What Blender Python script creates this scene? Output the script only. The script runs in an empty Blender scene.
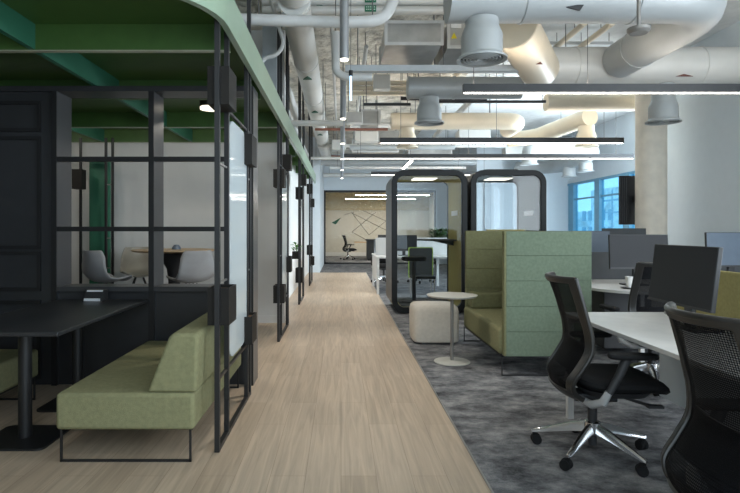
import bpy, bmesh, math, random
from mathutils import Vector, Matrix
random.seed(7)
PI = math.pi
C = bpy.context.scene.collection
scene = bpy.context.scene
SLAB = 4.15

# ------------------------------------------------------------------ materials
def new_mat(name):
    m = bpy.data.materials.new(name); m.use_nodes = True
    nt = m.node_tree; nt.nodes.clear()
    out = nt.nodes.new('ShaderNodeOutputMaterial')
    return m, nt, out
def N(nt, t, **kw):
    n = nt.nodes.new(t)
    for k, v in kw.items():
        if k.startswith('i_'): n.inputs[k[2:].replace('_', ' ')].default_value = v
        else: setattr(n, k, v)
    return n
def c4(c): return (c[0], c[1], c[2], 1)
def objcoord(nt): return N(nt, 'ShaderNodeTexCoord').outputs['Object']
def mat(name, col, rough=0.5, metal=0.0, var=0.06, scale=8.0, bump=0.0, bscale=60.0, spec=0.5):
    m, nt, out = new_mat(name)
    b = N(nt, 'ShaderNodeBsdfPrincipled')
    b.inputs['Roughness'].default_value = rough; b.inputs['Metallic'].default_value = metal
    b.inputs['Specular IOR Level'].default_value = spec
    co = objcoord(nt)
    no = N(nt, 'ShaderNodeTexNoise'); no.inputs['Scale'].default_value = scale; no.inputs['Detail'].default_value = 4
    nt.links.new(co, no.inputs['Vector'])
    r = N(nt, 'ShaderNodeValToRGB')
    r.color_ramp.elements[0].position = 0.3; r.color_ramp.elements[1].position = 0.7
    r.color_ramp.elements[0].color = c4([max(0, x * (1 - var)) for x in col])
    r.color_ramp.elements[1].color = c4([min(1, x * (1 + var)) for x in col])
    nt.links.new(no.outputs['Fac'], r.inputs['Fac']); nt.links.new(r.outputs['Color'], b.inputs['Base Color'])
    if bump:
        n2 = N(nt, 'ShaderNodeTexNoise'); n2.inputs['Scale'].default_value = bscale; n2.inputs['Detail'].default_value = 6
        nt.links.new(co, n2.inputs['Vector'])
        bp = N(nt, 'ShaderNodeBump'); bp.inputs['Strength'].default_value = bump; bp.inputs['Distance'].default_value = 0.01
        nt.links.new(n2.outputs['Fac'], bp.inputs['Height']); nt.links.new(bp.outputs['Normal'], b.inputs['Normal'])
    nt.links.new(b.outputs['BSDF'], out.inputs['Surface'])
    return m
def emit(name, col, s):
    m, nt, out = new_mat(name)
    e = N(nt, 'ShaderNodeEmission'); e.inputs['Color'].default_value = c4(col); e.inputs['Strength'].default_value = s
    nt.links.new(e.outputs[0], out.inputs['Surface']); return m
def glass(name, tint, refl=0.08, rough=0.02, diff=0.0, dcol=(0.7, 0.8, 0.85)):
    m, nt, out = new_mat(name)
    t = N(nt, 'ShaderNodeBsdfTransparent'); t.inputs['Color'].default_value = c4(tint)
    g = N(nt, 'ShaderNodeBsdfGlossy'); g.inputs['Roughness'].default_value = rough; g.inputs['Color'].default_value = (1, 1, 1, 1)
    lw = N(nt, 'ShaderNodeLayerWeight'); lw.inputs['Blend'].default_value = 0.25
    mm = N(nt, 'ShaderNodeMath', operation='MULTIPLY_ADD'); mm.inputs[1].default_value = 0.25; mm.inputs[2].default_value = refl
    nt.links.new(lw.outputs['Fresnel'], mm.inputs[0])
    mx = N(nt, 'ShaderNodeMixShader')
    if diff > 0:
        d = N(nt, 'ShaderNodeBsdfDiffuse'); d.inputs['Color'].default_value = c4(dcol)
        m0 = N(nt, 'ShaderNodeMixShader'); m0.inputs[0].default_value = diff
        nt.links.new(t.outputs[0], m0.inputs[1]); nt.links.new(d.outputs[0], m0.inputs[2])
        nt.links.new(m0.outputs[0], mx.inputs[1])
    else:
        nt.links.new(t.outputs[0], mx.inputs[1])
    nt.links.new(mm.outputs[0], mx.inputs[0]); nt.links.new(g.outputs[0], mx.inputs[2])
    nt.links.new(mx.outputs[0], out.inputs['Surface'])
    return m
def wood_floor():
    m, nt, out = new_mat('oak_planks')
    b = N(nt, 'ShaderNodeBsdfPrincipled'); b.inputs['Roughness'].default_value = 0.42
    co = objcoord(nt)
    mp = N(nt, 'ShaderNodeMapping'); mp.inputs['Rotation'].default_value = (0, 0, PI / 2)
    nt.links.new(co, mp.inputs['Vector'])
    br = N(nt, 'ShaderNodeTexBrick'); br.offset = 0.37; br.offset_frequency = 2
    br.inputs['Scale'].default_value = 1; br.inputs['Brick Width'].default_value = 1.25; br.inputs['Row Height'].default_value = 0.19
    br.inputs['Mortar Size'].default_value = 0.0012; br.inputs['Mortar Smooth'].default_value = 0.1
    br.inputs['Color1'].default_value = (0.42, 0.325, 0.235, 1); br.inputs['Color2'].default_value = (0.49, 0.385, 0.285, 1)
    br.inputs['Mortar'].default_value = (0.27, 0.20, 0.135, 1)
    nt.links.new(mp.outputs[0], br.inputs['Vector'])
    m2 = N(nt, 'ShaderNodeMapping'); m2.inputs['Scale'].default_value = (22, 1.1, 1)
    nt.links.new(co, m2.inputs['Vector'])
    gr = N(nt, 'ShaderNodeTexNoise'); gr.inputs['Scale'].default_value = 1.3; gr.inputs['Detail'].default_value = 9; gr.inputs['Distortion'].default_value = 1.0
    nt.links.new(m2.outputs[0], gr.inputs['Vector'])
    r = N(nt, 'ShaderNodeValToRGB'); r.color_ramp.elements[0].color = (0.72, 0.72, 0.72, 1); r.color_ramp.elements[1].color = (1.12, 1.12, 1.12, 1)
    r.color_ramp.elements[0].position = 0.3; r.color_ramp.elements[1].position = 0.7
    nt.links.new(gr.outputs['Fac'], r.inputs['Fac'])
    mx = N(nt, 'ShaderNodeMix', data_type='RGBA', blend_type='MULTIPLY'); mx.inputs['Factor'].default_value = 0.85
    nt.links.new(br.outputs['Color'], mx.inputs['A']); nt.links.new(r.outputs['Color'], mx.inputs['B'])
    nt.links.new(mx.outputs['Result'], b.inputs['Base Color'])
    bp = N(nt, 'ShaderNodeBump'); bp.inputs['Strength'].default_value = 0.12; bp.inputs['Distance'].default_value = 0.004
    nt.links.new(gr.outputs['Fac'], bp.inputs['Height']); nt.links.new(bp.outputs[0], b.inputs['Normal'])
    nt.links.new(b.outputs[0], out.inputs['Surface']); return m
def carpet():
    m, nt, out = new_mat('mottled_carpet')
    b = N(nt, 'ShaderNodeBsdfPrincipled'); b.inputs['Roughness'].default_value = 0.95; b.inputs['Specular IOR Level'].default_value = 0.1
    co = objcoord(nt)
    mp = N(nt, 'ShaderNodeMapping'); mp.inputs['Scale'].default_value = (3.2, 4.4, 1)
    nt.links.new(co, mp.inputs['Vector'])
    n1 = N(nt, 'ShaderNodeTexNoise'); n1.inputs['Scale'].default_value = 1.1; n1.inputs['Detail'].default_value = 12; n1.inputs['Roughness'].default_value = 0.72
    nt.links.new(mp.outputs[0], n1.inputs['Vector'])
    r = N(nt, 'ShaderNodeValToRGB')
    e = r.color_ramp.elements; e[0].position = 0.36; e[0].color = (0.045, 0.045, 0.048, 1); e[1].position = 0.64; e[1].color = (0.31, 0.305, 0.30, 1)
    k = e.new(0.5); k.color = (0.16, 0.16, 0.167, 1)
    nt.links.new(n1.outputs['Fac'], r.inputs['Fac'])
    n2 = N(nt, 'ShaderNodeTexNoise'); n2.inputs['Scale'].default_value = 160; n2.inputs['Detail'].default_value = 2
    nt.links.new(co, n2.inputs['Vector'])
    r2 = N(nt, 'ShaderNodeValToRGB'); r2.color_ramp.elements[0].color = (0.55, 0.55, 0.55, 1); r2.color_ramp.elements[1].color = (1.4, 1.4, 1.4, 1)
    nt.links.new(n2.outputs['Fac'], r2.inputs['Fac'])
    mx = N(nt, 'ShaderNodeMix', data_type='RGBA', blend_type='MULTIPLY'); mx.inputs['Factor'].default_value = 1
    nt.links.new(r.outputs[0], mx.inputs['A']); nt.links.new(r2.outputs[0], mx.inputs['B'])
    nt.links.new(mx.outputs['Result'], b.inputs['Base Color'])
    bp = N(nt, 'ShaderNodeBump'); bp.inputs['Strength'].default_value = 0.5; bp.inputs['Distance'].default_value = 0.004
    nt.links.new(n2.outputs['Fac'], bp.inputs['Height']); nt.links.new(bp.outputs[0], b.inputs['Normal'])
    nt.links.new(b.outputs[0], out.inputs['Surface']); return m
def concrete():
    m, nt, out = new_mat('rough_concrete_soffit')
    b = N(nt, 'ShaderNodeBsdfPrincipled'); b.inputs['Roughness'].default_value = 0.9
    co = objcoord(nt)
    n1 = N(nt, 'ShaderNodeTexNoise'); n1.inputs['Scale'].default_value = 3.2; n1.inputs['Detail'].default_value = 12; n1.inputs['Roughness'].default_value = 0.7
    nt.links.new(co, n1.inputs['Vector'])
    r = N(nt, 'ShaderNodeValToRGB'); e = r.color_ramp.elements
    e[0].position = 0.34; e[0].color = (0.30, 0.28, 0.25, 1); e[1].position = 0.66; e[1].color = (0.86, 0.81, 0.72, 1)
    k = e.new(0.47); k.color = (0.62, 0.58, 0.50, 1)
    nt.links.new(n1.outputs['Fac'], r.inputs['Fac']); nt.links.new(r.outputs[0], b.inputs['Base Color'])
    n2 = N(nt, 'ShaderNodeTexNoise'); n2.inputs['Scale'].default_value = 9; n2.inputs['Detail'].default_value = 10
    nt.links.new(co, n2.inputs['Vector'])
    bp = N(nt, 'ShaderNodeBump'); bp.inputs['Strength'].default_value = 1; bp.inputs['Distance'].default_value = 0.06
    nt.links.new(n2.outputs['Fac'], bp.inputs['Height']); nt.links.new(bp.outputs[0], b.inputs['Normal'])
    nt.links.new(b.outputs[0], out.inputs['Surface']); return m
def mesh_fabric():
    m, nt, out = new_mat('chair_mesh')
    b = N(nt, 'ShaderNodeBsdfPrincipled'); b.inputs['Roughness'].default_value = 0.7; b.inputs['Specular IOR Level'].default_value = 0.1; b.inputs['Base Color'].default_value = (0.004, 0.004, 0.005, 1)
    t = N(nt, 'ShaderNodeBsdfTransparent')
    co = objcoord(nt)
    v = N(nt, 'ShaderNodeTexVoronoi'); v.inputs['Scale'].default_value = 130; v.inputs['Randomness'].default_value = 0.0
    sx = N(nt, 'ShaderNodeSeparateXYZ'); cx = N(nt, 'ShaderNodeCombineXYZ')
    nt.links.new(co, sx.inputs[0]); nt.links.new(sx.outputs['Y'], cx.inputs['X']); nt.links.new(sx.outputs['Z'], cx.inputs['Y'])
    nt.links.new(cx.outputs[0], v.inputs['Vector']); v.voronoi_dimensions = '2D'
    mr = N(nt, 'ShaderNodeMapRange'); mr.inputs['From Min'].default_value = 0.25; mr.inputs['From Max'].default_value = 0.45
    mr.inputs['To Min'].default_value = 0.84; mr.inputs['To Max'].default_value = 1.0
    nt.links.new(v.outputs['Distance'], mr.inputs['Value'])
    mx = N(nt, 'ShaderNodeMixShader'); nt.links.new(mr.outputs[0], mx.inputs[0])
    nt.links.new(t.outputs[0], mx.inputs[1]); nt.links.new(b.outputs[0], mx.inputs[2])
    nt.links.new(mx.outputs[0], out.inputs['Surface']); return m

M = dict(
    wood=wood_floor(), carpet=carpet(), concrete=concrete(), mesh=mesh_fabric(),
    paintslab=mat('pale_painted_slab', (0.66, 0.68, 0.68), 0.85, var=0.08, scale=6, bump=0.6, bscale=12),
    white=mat('white_wall_paint', (0.62, 0.615, 0.60), 0.85, var=0.015),
    bluewall=mat('cool_white_wall', (0.66, 0.71, 0.745), 0.8, var=0.015),
    cream=mat('cream_column_paint', (0.76, 0.69, 0.59), 0.6, bump=0.05),
    beige=mat('beige_wall', (0.56, 0.53, 0.46), 0.8),
    slats=mat('timber_slat_panel', (0.44, 0.38, 0.25), 0.6, var=0.25, scale=14),
    black=mat('black_powder_coat', (0.013, 0.013, 0.014), 0.45, bump=0.02),
    blackpanel=mat('black_laminate_panel', (0.030, 0.031, 0.034), 0.38, var=0.12, scale=2),
    tabletop=mat('black_tabletop', (0.028, 0.029, 0.031), 0.34, var=0.1),
    shelfgrey=mat('dark_grey_shelf_liner', (0.05, 0.05, 0.053), 0.3, var=0.12, scale=3),
    charcoal=mat('charcoal_plastic', (0.03, 0.03, 0.032), 0.5),
    planter=mat('bronze_black_planter', (0.018, 0.016, 0.014), 0.6, spec=0.2),
    soil=mat('brown_soil', (0.13, 0.075, 0.04), 0.95, var=0.5, scale=60, bump=0.8),
    green=mat('canopy_green_paint', (0.055, 0.125, 0.028), 0.5, var=0.08),
    rim=mat('canopy_rim_green_satin', (0.27, 0.36, 0.265), 0.28, var=0.05, scale=3),
    teal=mat('teal_beam_paint', (0.03, 0.15, 0.09), 0.5),
    olive=mat('olive_green_upholstery', (0.235, 0.23, 0.125), 0.9, var=0.1, scale=40, bump=0.35, bscale=260, spec=0.2),
    sage=mat('sage_green_upholstery', (0.15, 0.19, 0.135), 0.9, var=0.1, scale=40, bump=0.3, bscale=260, spec=0.2),
    olivepanel=mat('olive_panel_upholstery', (0.185, 0.185, 0.098), 0.9, var=0.1, scale=40, bump=0.3, bscale=260, spec=0.2),
    mustard=mat('mustard_desk_screen_fabric', (0.33, 0.285, 0.12), 0.95, var=0.1, scale=50, bump=0.3, bscale=250, spec=0.2),
    pouf=mat('off_white_upholstery', (0.54, 0.50, 0.44), 0.9, var=0.06, scale=30, bump=0.3, bscale=200, spec=0.2),
    disc=mat('putty_grey_lacquer', (0.46, 0.45, 0.41), 0.42),
    greypole=mat('grey_steel_pole', (0.26, 0.25, 0.235), 0.35, 0.5),
    desk=mat('white_desk_laminate', (0.63, 0.62, 0.60), 0.38),
    aluminium=mat('polished_aluminium', (0.72, 0.72, 0.73), 0.18, 1.0, var=0.02),
    greyplastic=mat('light_grey_plastic', (0.42, 0.42, 0.42), 0.4),
    seatblack=mat('black_seat_fabric', (0.012, 0.012, 0.013), 0.85, bump=0.2, bscale=300, spec=0.25),
    chairframe=mat('black_chair_frame', (0.022, 0.020, 0.018), 0.34),
    screen=mat('monitor_dark_screen', (0.017, 0.018, 0.021), 0.5, spec=0.3, var=0.02),
    screenblue=mat('monitor_blue_grey_back', (0.10, 0.13, 0.17), 0.3),
    dividergrey=mat('grey_desk_screen', (0.07, 0.075, 0.08), 0.8),
    shell=mat('grey_shell_plastic', (0.34, 0.34, 0.345), 0.5),
    shelltan=mat('taupe_shell_plastic', (0.36, 0.335, 0.28), 0.5),
    oaktop=mat('oak_tabletop', (0.52, 0.36, 0.2), 0.45, var=0.12, scale=20),
    duct=mat('painted_grey_duct', (0.40, 0.42, 0.425), 0.42, 0.15, var=0.05, scale=3),
    ductwhite=mat('painted_white_duct', (0.62, 0.61, 0.58), 0.45, 0.1, var=0.05, scale=3),
    ductcream=mat('cream_painted_duct', (0.68, 0.60, 0.47), 0.45, 0.05, var=0.05, scale=3),
    galv=mat('galvanised_sheet', (0.42, 0.42, 0.41), 0.32, 0.75, var=0.15, scale=5),
    pipe=mat('painted_pipe', (0.55, 0.55, 0.54), 0.45),
    pipeblue=mat('blue_grey_tray', (0.42, 0.46, 0.49), 0.45),
    rust=mat('red_brown_pipe', (0.30, 0.12, 0.08), 0.6),
    lampblack=mat('black_lamp_housing', (0.022, 0.023, 0.025), 0.4),
    pendant=mat('grey_pendant_housing', (0.30, 0.31, 0.32), 0.35, 0.5),
    decal=mat('dark_green_decal', (0.01, 0.09, 0.05), 0.5),
    decalred=mat('brown_red_decal', (0.15, 0.05, 0.035), 0.5),
    labelgreen=mat('green_pipe_label', (0.01, 0.16, 0.08), 0.5),
    labelwhite=mat('white_label', (0.8, 0.8, 0.78), 0.5),
    labelyellow=mat('yellow_label', (0.75, 0.62, 0.03), 0.5),
    podshell=mat('graphite_pod_shell', (0.04, 0.038, 0.036), 0.45),
    podframe=mat('black_pod_frame', (0.008, 0.009, 0.010), 0.4, spec=0.25),
    podolive=mat('olive_acoustic_lining', (0.45, 0.38, 0.14), 0.9, bump=0.2),
    podsage=mat('sage_grey_acoustic_lining', (0.17, 0.20, 0.19), 0.9, bump=0.2),
    leafdark=mat('dark_green_leaf', (0.025, 0.075, 0.02), 0.5, var=0.35, scale=20),
    leaf=mat('green_leaf', (0.06, 0.20, 0.03), 0.5, var=0.35, scale=20),
    bluemetal=mat('blue_window_frame', (0.16, 0.36, 0.50), 0.45),
    lime=mat('lime_trim', (0.38, 0.55, 0.10), 0.5),
    cable=mat('thin_dark_rod', (0.10, 0.10, 0.10), 0.5),
    citywall=mat('distant_facade', (0.60, 0.72, 0.78), 0.8, var=0.3, scale=1.5),
    skin=mat('white_ceramic', (0.75, 0.74, 0.72), 0.3),
    glass=glass('clear_glass', (0.95, 0.97, 0.97), 0.0),
    podglass=glass('pod_glass', (0.90, 0.92, 0.93), 0.01),
    frost=glass('whiteboard_glass', (0.75, 0.84, 0.88), 0.06, 0.08, diff=0.6, dcol=(0.72, 0.78, 0.80)),
    winglass=glass('blue_solar_glass', (0.75, 0.93, 1.0), 0.01),
    edge=mat('painted_beam_sheen', (0.42, 0.44, 0.33), 0.4),  # pale tone holds the floor light reflected on beam bottoms
    wallfill=emit('wall_fill_glow', (1, 0.92, 0.82), 13),  # fill glow for the booth wall, no visible source
    lampmeet=emit('meeting_lamp_diffuser', (1, 0.93, 0.82), 75),
    podlamp=emit('pod_ceiling_lamp', (1, 0.93, 0.8), 2.2),
    lampwhite=emit('lamp_diffuser', (1, 0.93, 0.84), 12),
    lampup=emit('lamp_uplight_diffuser', (1, 0.88, 0.74), 24),
    spot=emit('spot_lens', (1, 0.93, 0.82), 8),
    warm=emit('warm_downlight_lens', (1, 0.90, 0.72), 1.6),
    cyan=emit('blue_white_tube', (0.5, 0.75, 1.0), 2.0),
    socketlight=mat('white_socket_strip', (0.7, 0.72, 0.75), 0.4),
)

# ------------------------------------------------------------------ mesh builder
class MB:
    def __init__(s): s.bm = bmesh.new()
    def box(s, x0, x1, y0, y1, z0, z1):
        v = [s.bm.verts.new(p) for p in ((x0,y0,z0),(x1,y0,z0),(x1,y1,z0),(x0,y1,z0),(x0,y0,z1),(x1,y0,z1),(x1,y1,z1),(x0,y1,z1))]
        for f in ((0,3,2,1),(4,5,6,7),(0,1,5,4),(1,2,6,5),(2,3,7,6),(3,0,4,7)): s.bm.faces.new([v[i] for i in f])
        return s
    def prism(s, pts, axis, a, b):      # polygon in the plane of the two other axes, extruded a..b
        def P(p, t):
            return {'x': (t, p[0], p[1]), 'y': (p[0], t, p[1]), 'z': (p[0], p[1], t)}[axis]
        A = [s.bm.verts.new(P(p, a)) for p in pts]; B = [s.bm.verts.new(P(p, b)) for p in pts]
        n = len(pts)
        s.bm.faces.new(A); s.bm.faces.new(B[::-1])
        for i in range(n): s.bm.faces.new((A[i], B[i], B[(i+1) % n], A[(i+1) % n]))
        return s
    def ring(s, outer, inner, axis, a, b):
        def P(p, t):
            return {'x': (t, p[0], p[1]), 'y': (p[0], t, p[1]), 'z': (p[0], p[1], t)}[axis]
        L = [[s.bm.verts.new(P(p, t)) for p in q] for q, t in ((outer, a), (outer, b), (inner, b), (inner, a))]
        n = len(outer)
        for k in range(4):
            for i in range(n): s.bm.faces.new((L[k][i], L[(k+1) % 4][i], L[(k+1) % 4][(i+1) % n], L[k][(i+1) % n]))
        return s
    def tube(s, pts, r, seg=14, cap=True, fillet=0.0):
        pts = [Vector(p) for p in pts]
        if fillet: pts = fil(pts, fillet)
        n = len(pts); rs = r if isinstance(r, (list, tuple)) else [r] * n
        T = []
        for i in range(n):
            a = pts[max(i-1, 0)]; b = pts[min(i+1, n-1)]
            T.append((b - a).normalized())
        up = Vector((0, 0, 1)) if abs(T[0].z) < 0.9 else Vector((1, 0, 0))
        u = (up - T[0] * up.dot(T[0])).normalized(); rings = []
        for i in range(n):
            u = (u - T[i] * u.dot(T[i])).normalized(); w = T[i].cross(u)
            rings.append([s.bm.verts.new(pts[i] + (u * math.cos(2*PI*k/seg) + w * math.sin(2*PI*k/seg)) * rs[i]) for k in range(seg)])
        for i in range(n - 1):
            for k in range(seg): s.bm.faces.new((rings[i][k], rings[i][(k+1) % seg], rings[i+1][(k+1) % seg], rings[i+1][k]))
        if cap: s.bm.faces.new(rings[0][::-1]); s.bm.faces.new(rings[-1])
        return s
    def cyl(s, x, y, z0, z1, r, seg=24): return s.tube([(x, y, z0), (x, y, z1)], r, seg)
    def lathe(s, prof, cx=0, cy=0, seg=32):   # prof: (r, z) bottom to top
        rings = []
        for r, z in prof:
            if r < 1e-5: rings.append([s.bm.verts.new((cx, cy, z))])
            else: rings.append([s.bm.verts.new((cx + r*math.cos(2*PI*k/seg), cy + r*math.sin(2*PI*k/seg), z)) for k in range(seg)])
        for a, b in zip(rings, rings[1:]):
            for k in range(seg):
                k2 = (k+1) % seg
                if len(a) == 1 and len(b) == 1: continue
                if len(a) == 1: s.bm.faces.new((a[0], b[k2], b[k]))
                elif len(b) == 1: s.bm.faces.new((a[k], a[k2], b[0]))
                else: s.bm.faces.new((a[k], a[k2], b[k2], b[k]))
        return s
    def pad(s, cx, cy, rx, ry, layers, n=4.0, seg=40, f=None):   # stacked superellipse outlines: soft cushions
        rings = []
        for z, k in layers:
            ring = []
            for i in range(seg):
                t = 2*PI*i/seg; c, q = math.cos(t), math.sin(t)
                x = math.copysign(abs(c) ** (2/n), c) * (rx - k); y = math.copysign(abs(q) ** (2/n), q) * (ry - k)
                p = Vector((cx + x, cy + y, z))
                if f: p = f(p)
                ring.append(s.bm.verts.new(p))
            rings.append(ring)
        for a, b in zip(rings, rings[1:]):
            for i in range(seg): s.bm.faces.new((a[i], a[(i+1) % seg], b[(i+1) % seg], b[i]))
        s.bm.faces.new(rings[0][::-1]); s.bm.faces.new(rings[-1])
        return s
    def grid(s, fn, us, vs, keep=None):
        V = {}
        for i, u in enumerate(us):
            for j, v in enumerate(vs): V[i, j] = None
        def g(i, j):
            if V[i, j] is None: V[i, j] = s.bm.verts.new(fn(us[i], vs[j]))
            return V[i, j]
        for i in range(len(us) - 1):
            for j in range(len(vs) - 1):
                if keep and not keep((us[i]+us[i+1]) / 2, (vs[j]+vs[j+1]) / 2): continue
                s.bm.faces.new((g(i, j), g(i+1, j), g(i+1, j+1), g(i, j+1)))
        return s
    def xf(s, mtx): bmesh.ops.transform(s.bm, matrix=mtx, verts=s.bm.verts); return s
def fil(pts, r, k=7):
    out = [pts[0]]
    for i in range(1, len(pts) - 1):
        p, a, b = pts[i], pts[i-1], pts[i+1]
        d1 = (a - p); d2 = (b - p); rr = min(r, d1.length * 0.49, d2.length * 0.49)
        A = p + d1.normalized() * rr; B = p + d2.normalized() * rr
        for j in range(k + 1):
            t = j / k; out.append(A * (1-t)**2 + p * 2*t*(1-t) + B * t*t)
    out.append(pts[-1]); return out
def rrect(x0, x1, z0, z1, r, k=8):
    o = []
    for cx, cz, a in ((x1-r, z1-r, 0), (x0+r, z1-r, 90), (x0+r, z0+r, 180), (x1-r, z0+r, 270)):
        for j in range(k + 1):
            t = math.radians(a + 90*j/k); o.append((cx + r*math.cos(t), cz + r*math.sin(t)))
    return o

def obj(name, mb, m, parent=None, smooth=True, bevel=0.0, solid=0.0, world=True, label=None):
    me = bpy.data.meshes.new(name)
    bm = mb.bm
    bmesh.ops.recalc_face_normals(bm, faces=bm.faces)
    if world and parent is not None:
        loc = Vector((0, 0, 0)); p = parent
        while p is not None: loc += Vector(p.location); p = p.parent
        bmesh.ops.translate(bm, verts=bm.verts, vec=-loc)
    if smooth:
        for f in bm.faces: f.smooth = True
        for e in bm.edges:
            if len(e.link_faces) == 2 and e.calc_face_angle(0) > math.radians(38): e.smooth = False
    bm.to_mesh(me); bm.free()
    o = bpy.data.objects.new(name, me); C.objects.link(o)
    me.materials.append(M[m] if isinstance(m, str) else m)
    if parent is not None: o.parent = parent
    if solid:
        s = o.modifiers.new('solid', 'SOLIDIFY'); s.thickness = solid; s.offset = 0
    if bevel:
        b = o.modifiers.new('bevel', 'BEVEL'); b.width = bevel; b.segments = 3; b.limit_method = 'ANGLE'; b.angle_limit = math.radians(35)
        b.harden_normals = False
    if label: o['label'] = label
    return o
def thing(name, label, cat, loc=(0, 0, 0), rz=0.0, group=None):
    o = bpy.data.objects.new(name, None); C.objects.link(o); o.empty_display_size = 0.1
    o.location = loc; o.rotation_euler = (0, 0, rz); o['label'] = label; o['category'] = cat
    if group: o['group'] = group
    return o
def tag(o, label, cat, group=None):
    o['label'] = label; o['category'] = cat
    if group: o['group'] = group
    return o
def struct(name, mb, m, **k):
    o = obj(name, mb, m, **k)
    if o.parent is None: o['kind'] = 'structure'
    return o
def copy_tree(o, parent=None):
    c = o.copy(); C.objects.link(c)
    if parent is not None: c.parent = parent
    for ch in o.children: copy_tree(ch, c)
    return c
def place(src, loc, rz, label, group=None):
    c = copy_tree(src); c.location = loc; c.rotation_euler = (0, 0, rz); c['label'] = label
    if group: c['group'] = group
    return c

# ================================================================== SETTING
EDGE = 0.765
struct('floor', MB().box(-5.2, EDGE, -1.0, 16.8, -0.1, 0), 'wood', smooth=False)
cb = MB().box(EDGE, 9.0, -1.0, 16.8, -0.1, -0.001); cb.box(-5.2, 9.0, 16.8, 27.6, -0.1, -0.001)
struct('floor_carpet', cb, 'carpet', smooth=False)
struct('trim_1', MB().box(EDGE - 0.006, EDGE + 0.006, -1.0, 16.8, -0.05, 0.003), 'greypole', smooth=False)
struct('ceiling', MB().box(-5.2, 2.3, -1.0, 27.6, SLAB, SLAB + 0.2), 'concrete', smooth=False)
struct('ceiling_right', MB().box(2.3, 9.0, -1.0, 27.6, SLAB, SLAB + 0.2), 'paintslab', smooth=False)
# corridor end wall left of the glazed meeting room
struct('wall_left_end', MB().box(-5.2, -0.646, 16.8, 20.9, 0, SLAB), 'bluewall', smooth=False)
# white wall behind the first meeting booth, with its baseboard
struct('wall_left_booth', MB().box(-5.2, -0.80, 7.8, 7.95, 0, SLAB), 'white', smooth=False)
struct('baseboard_left', MB().box(-5.0, -0.79, 7.782, 7.80, 0, 0.10), 'white', smooth=False)
struct('wall_left_corridor', MB().box(-1.12, -1.0, 7.95, 16.8, 0, SLAB), 'white', smooth=False)
struct('wall_left', MB().box(-5.3, -5.2, -1.0, 16.8, 0, SLAB), 'white', smooth=False)
# right hand side: near wall, recess, glazed wall
struct('wall_right', MB().box(5.4, 5.55, 3.0, 9.3, 0, SLAB).box(5.4, 5.55, -1.0, 0.0, 0, SLAB).box(5.4, 5.55, 0.0, 3.0, 0, 0.5).box(5.4, 5.55, 0.0, 3.0, 3.8, SLAB), 'bluewall', smooth=False)
struct('wall_right_return', MB().box(5.55, 7.0, 9.15, 9.3, 0, SLAB), 'bluewall', smooth=False)
wb = MB().box(7.0, 7.15, 9.3, 17.0, 0, 0.9); wb.box(7.0, 7.15, 9.3, 17.0, 2.72, SLAB)
wb.box(7.0, 7.15, 12.1, 12.2, 0.9, 2.72)
struct('wall_right_window', wb, 'bluewall', smooth=False)
struct('wall_back_right', MB().box(4.2, 7.15, 17.0, 17.15, 0, SLAB), 'bluewall', smooth=False)
struct('wall_back_return', MB().box(4.2, 4.35, 17.15, 20.9, 0, SLAB), 'bluewall', smooth=False)
struct('wall_back', MB().box(3.6, 4.35, 20.9, 21.0, 0, SLAB), 'bluewall', smooth=False)
struct('wall_back_bulkhead', MB().box(-0.646, 3.6, 20.86, 21.0, 2.80, SLAB), 'bluewall', smooth=False)
struct('trim_2', MB().box(4.42, 4.62, 16.9, 17.0, 0, 2.9), 'pipeblue', smooth=False)
# blue window on the right
t = thing('window_1', '', '', (7.0, 14.7, 0.9)); del t['label']; del t['category']; t['kind'] = 'structure'
fr = MB()
for y in (9.3, 10.7,12.0): fr.box(6.99, 7.12, y, y + 0.1, 0.9, 2.72)  # unseen mullions added around the recess fill light
for y in (12.24, 13.35, 14.9, 16.55): fr.box(6.99, 7.12, y, y + (0.28 if y < 16 else 0.36), 0.9, 2.72)
fr.box(7.0, 7.1, 12.24, 17.0, 0.9, 0.96); fr.box(7.0, 7.1, 12.24, 17.0, 2.66, 2.72); fr.box(7.03, 7.09, 12.24, 17.0, 2.20, 2.245)
obj('window_frame', fr, 'bluemetal', t, smooth=False)
obj('window_pane', MB().box(7.06, 7.07, 12.24, 17.0, 0.9, 2.72), 'winglass', t, smooth=False)
# the rear wall behind the place the photo was taken from
struct('wall_front', MB().box(-5.3, -1.0, -1.1, -1.0, 0, SLAB).box(7.0, 9.0, -1.1, -1.0, 0, SLAB).box(-1.0, 7.0, -1.1, -1.0, 0, 0.6).box(-1.0, 7.0, -1.1, -1.0, 3.8, SLAB), 'white', smooth=False)
fr = MB()
for x in (-1.0, 1.0, 3.0, 5.0, 6.94): fr.box(x, x + 0.06, -1.08, -1.0, 0.6, 3.8)
fr.box(-1.0, 7.0, -1.08, -1.0, 0.6, 0.66).box(-1.0, 7.0, -1.08, -1.0, 3.74, 3.8)
struct('added_rear_window', fr, 'bluemetal', smooth=False)  # unseen window frame added around the rear fill light

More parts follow.
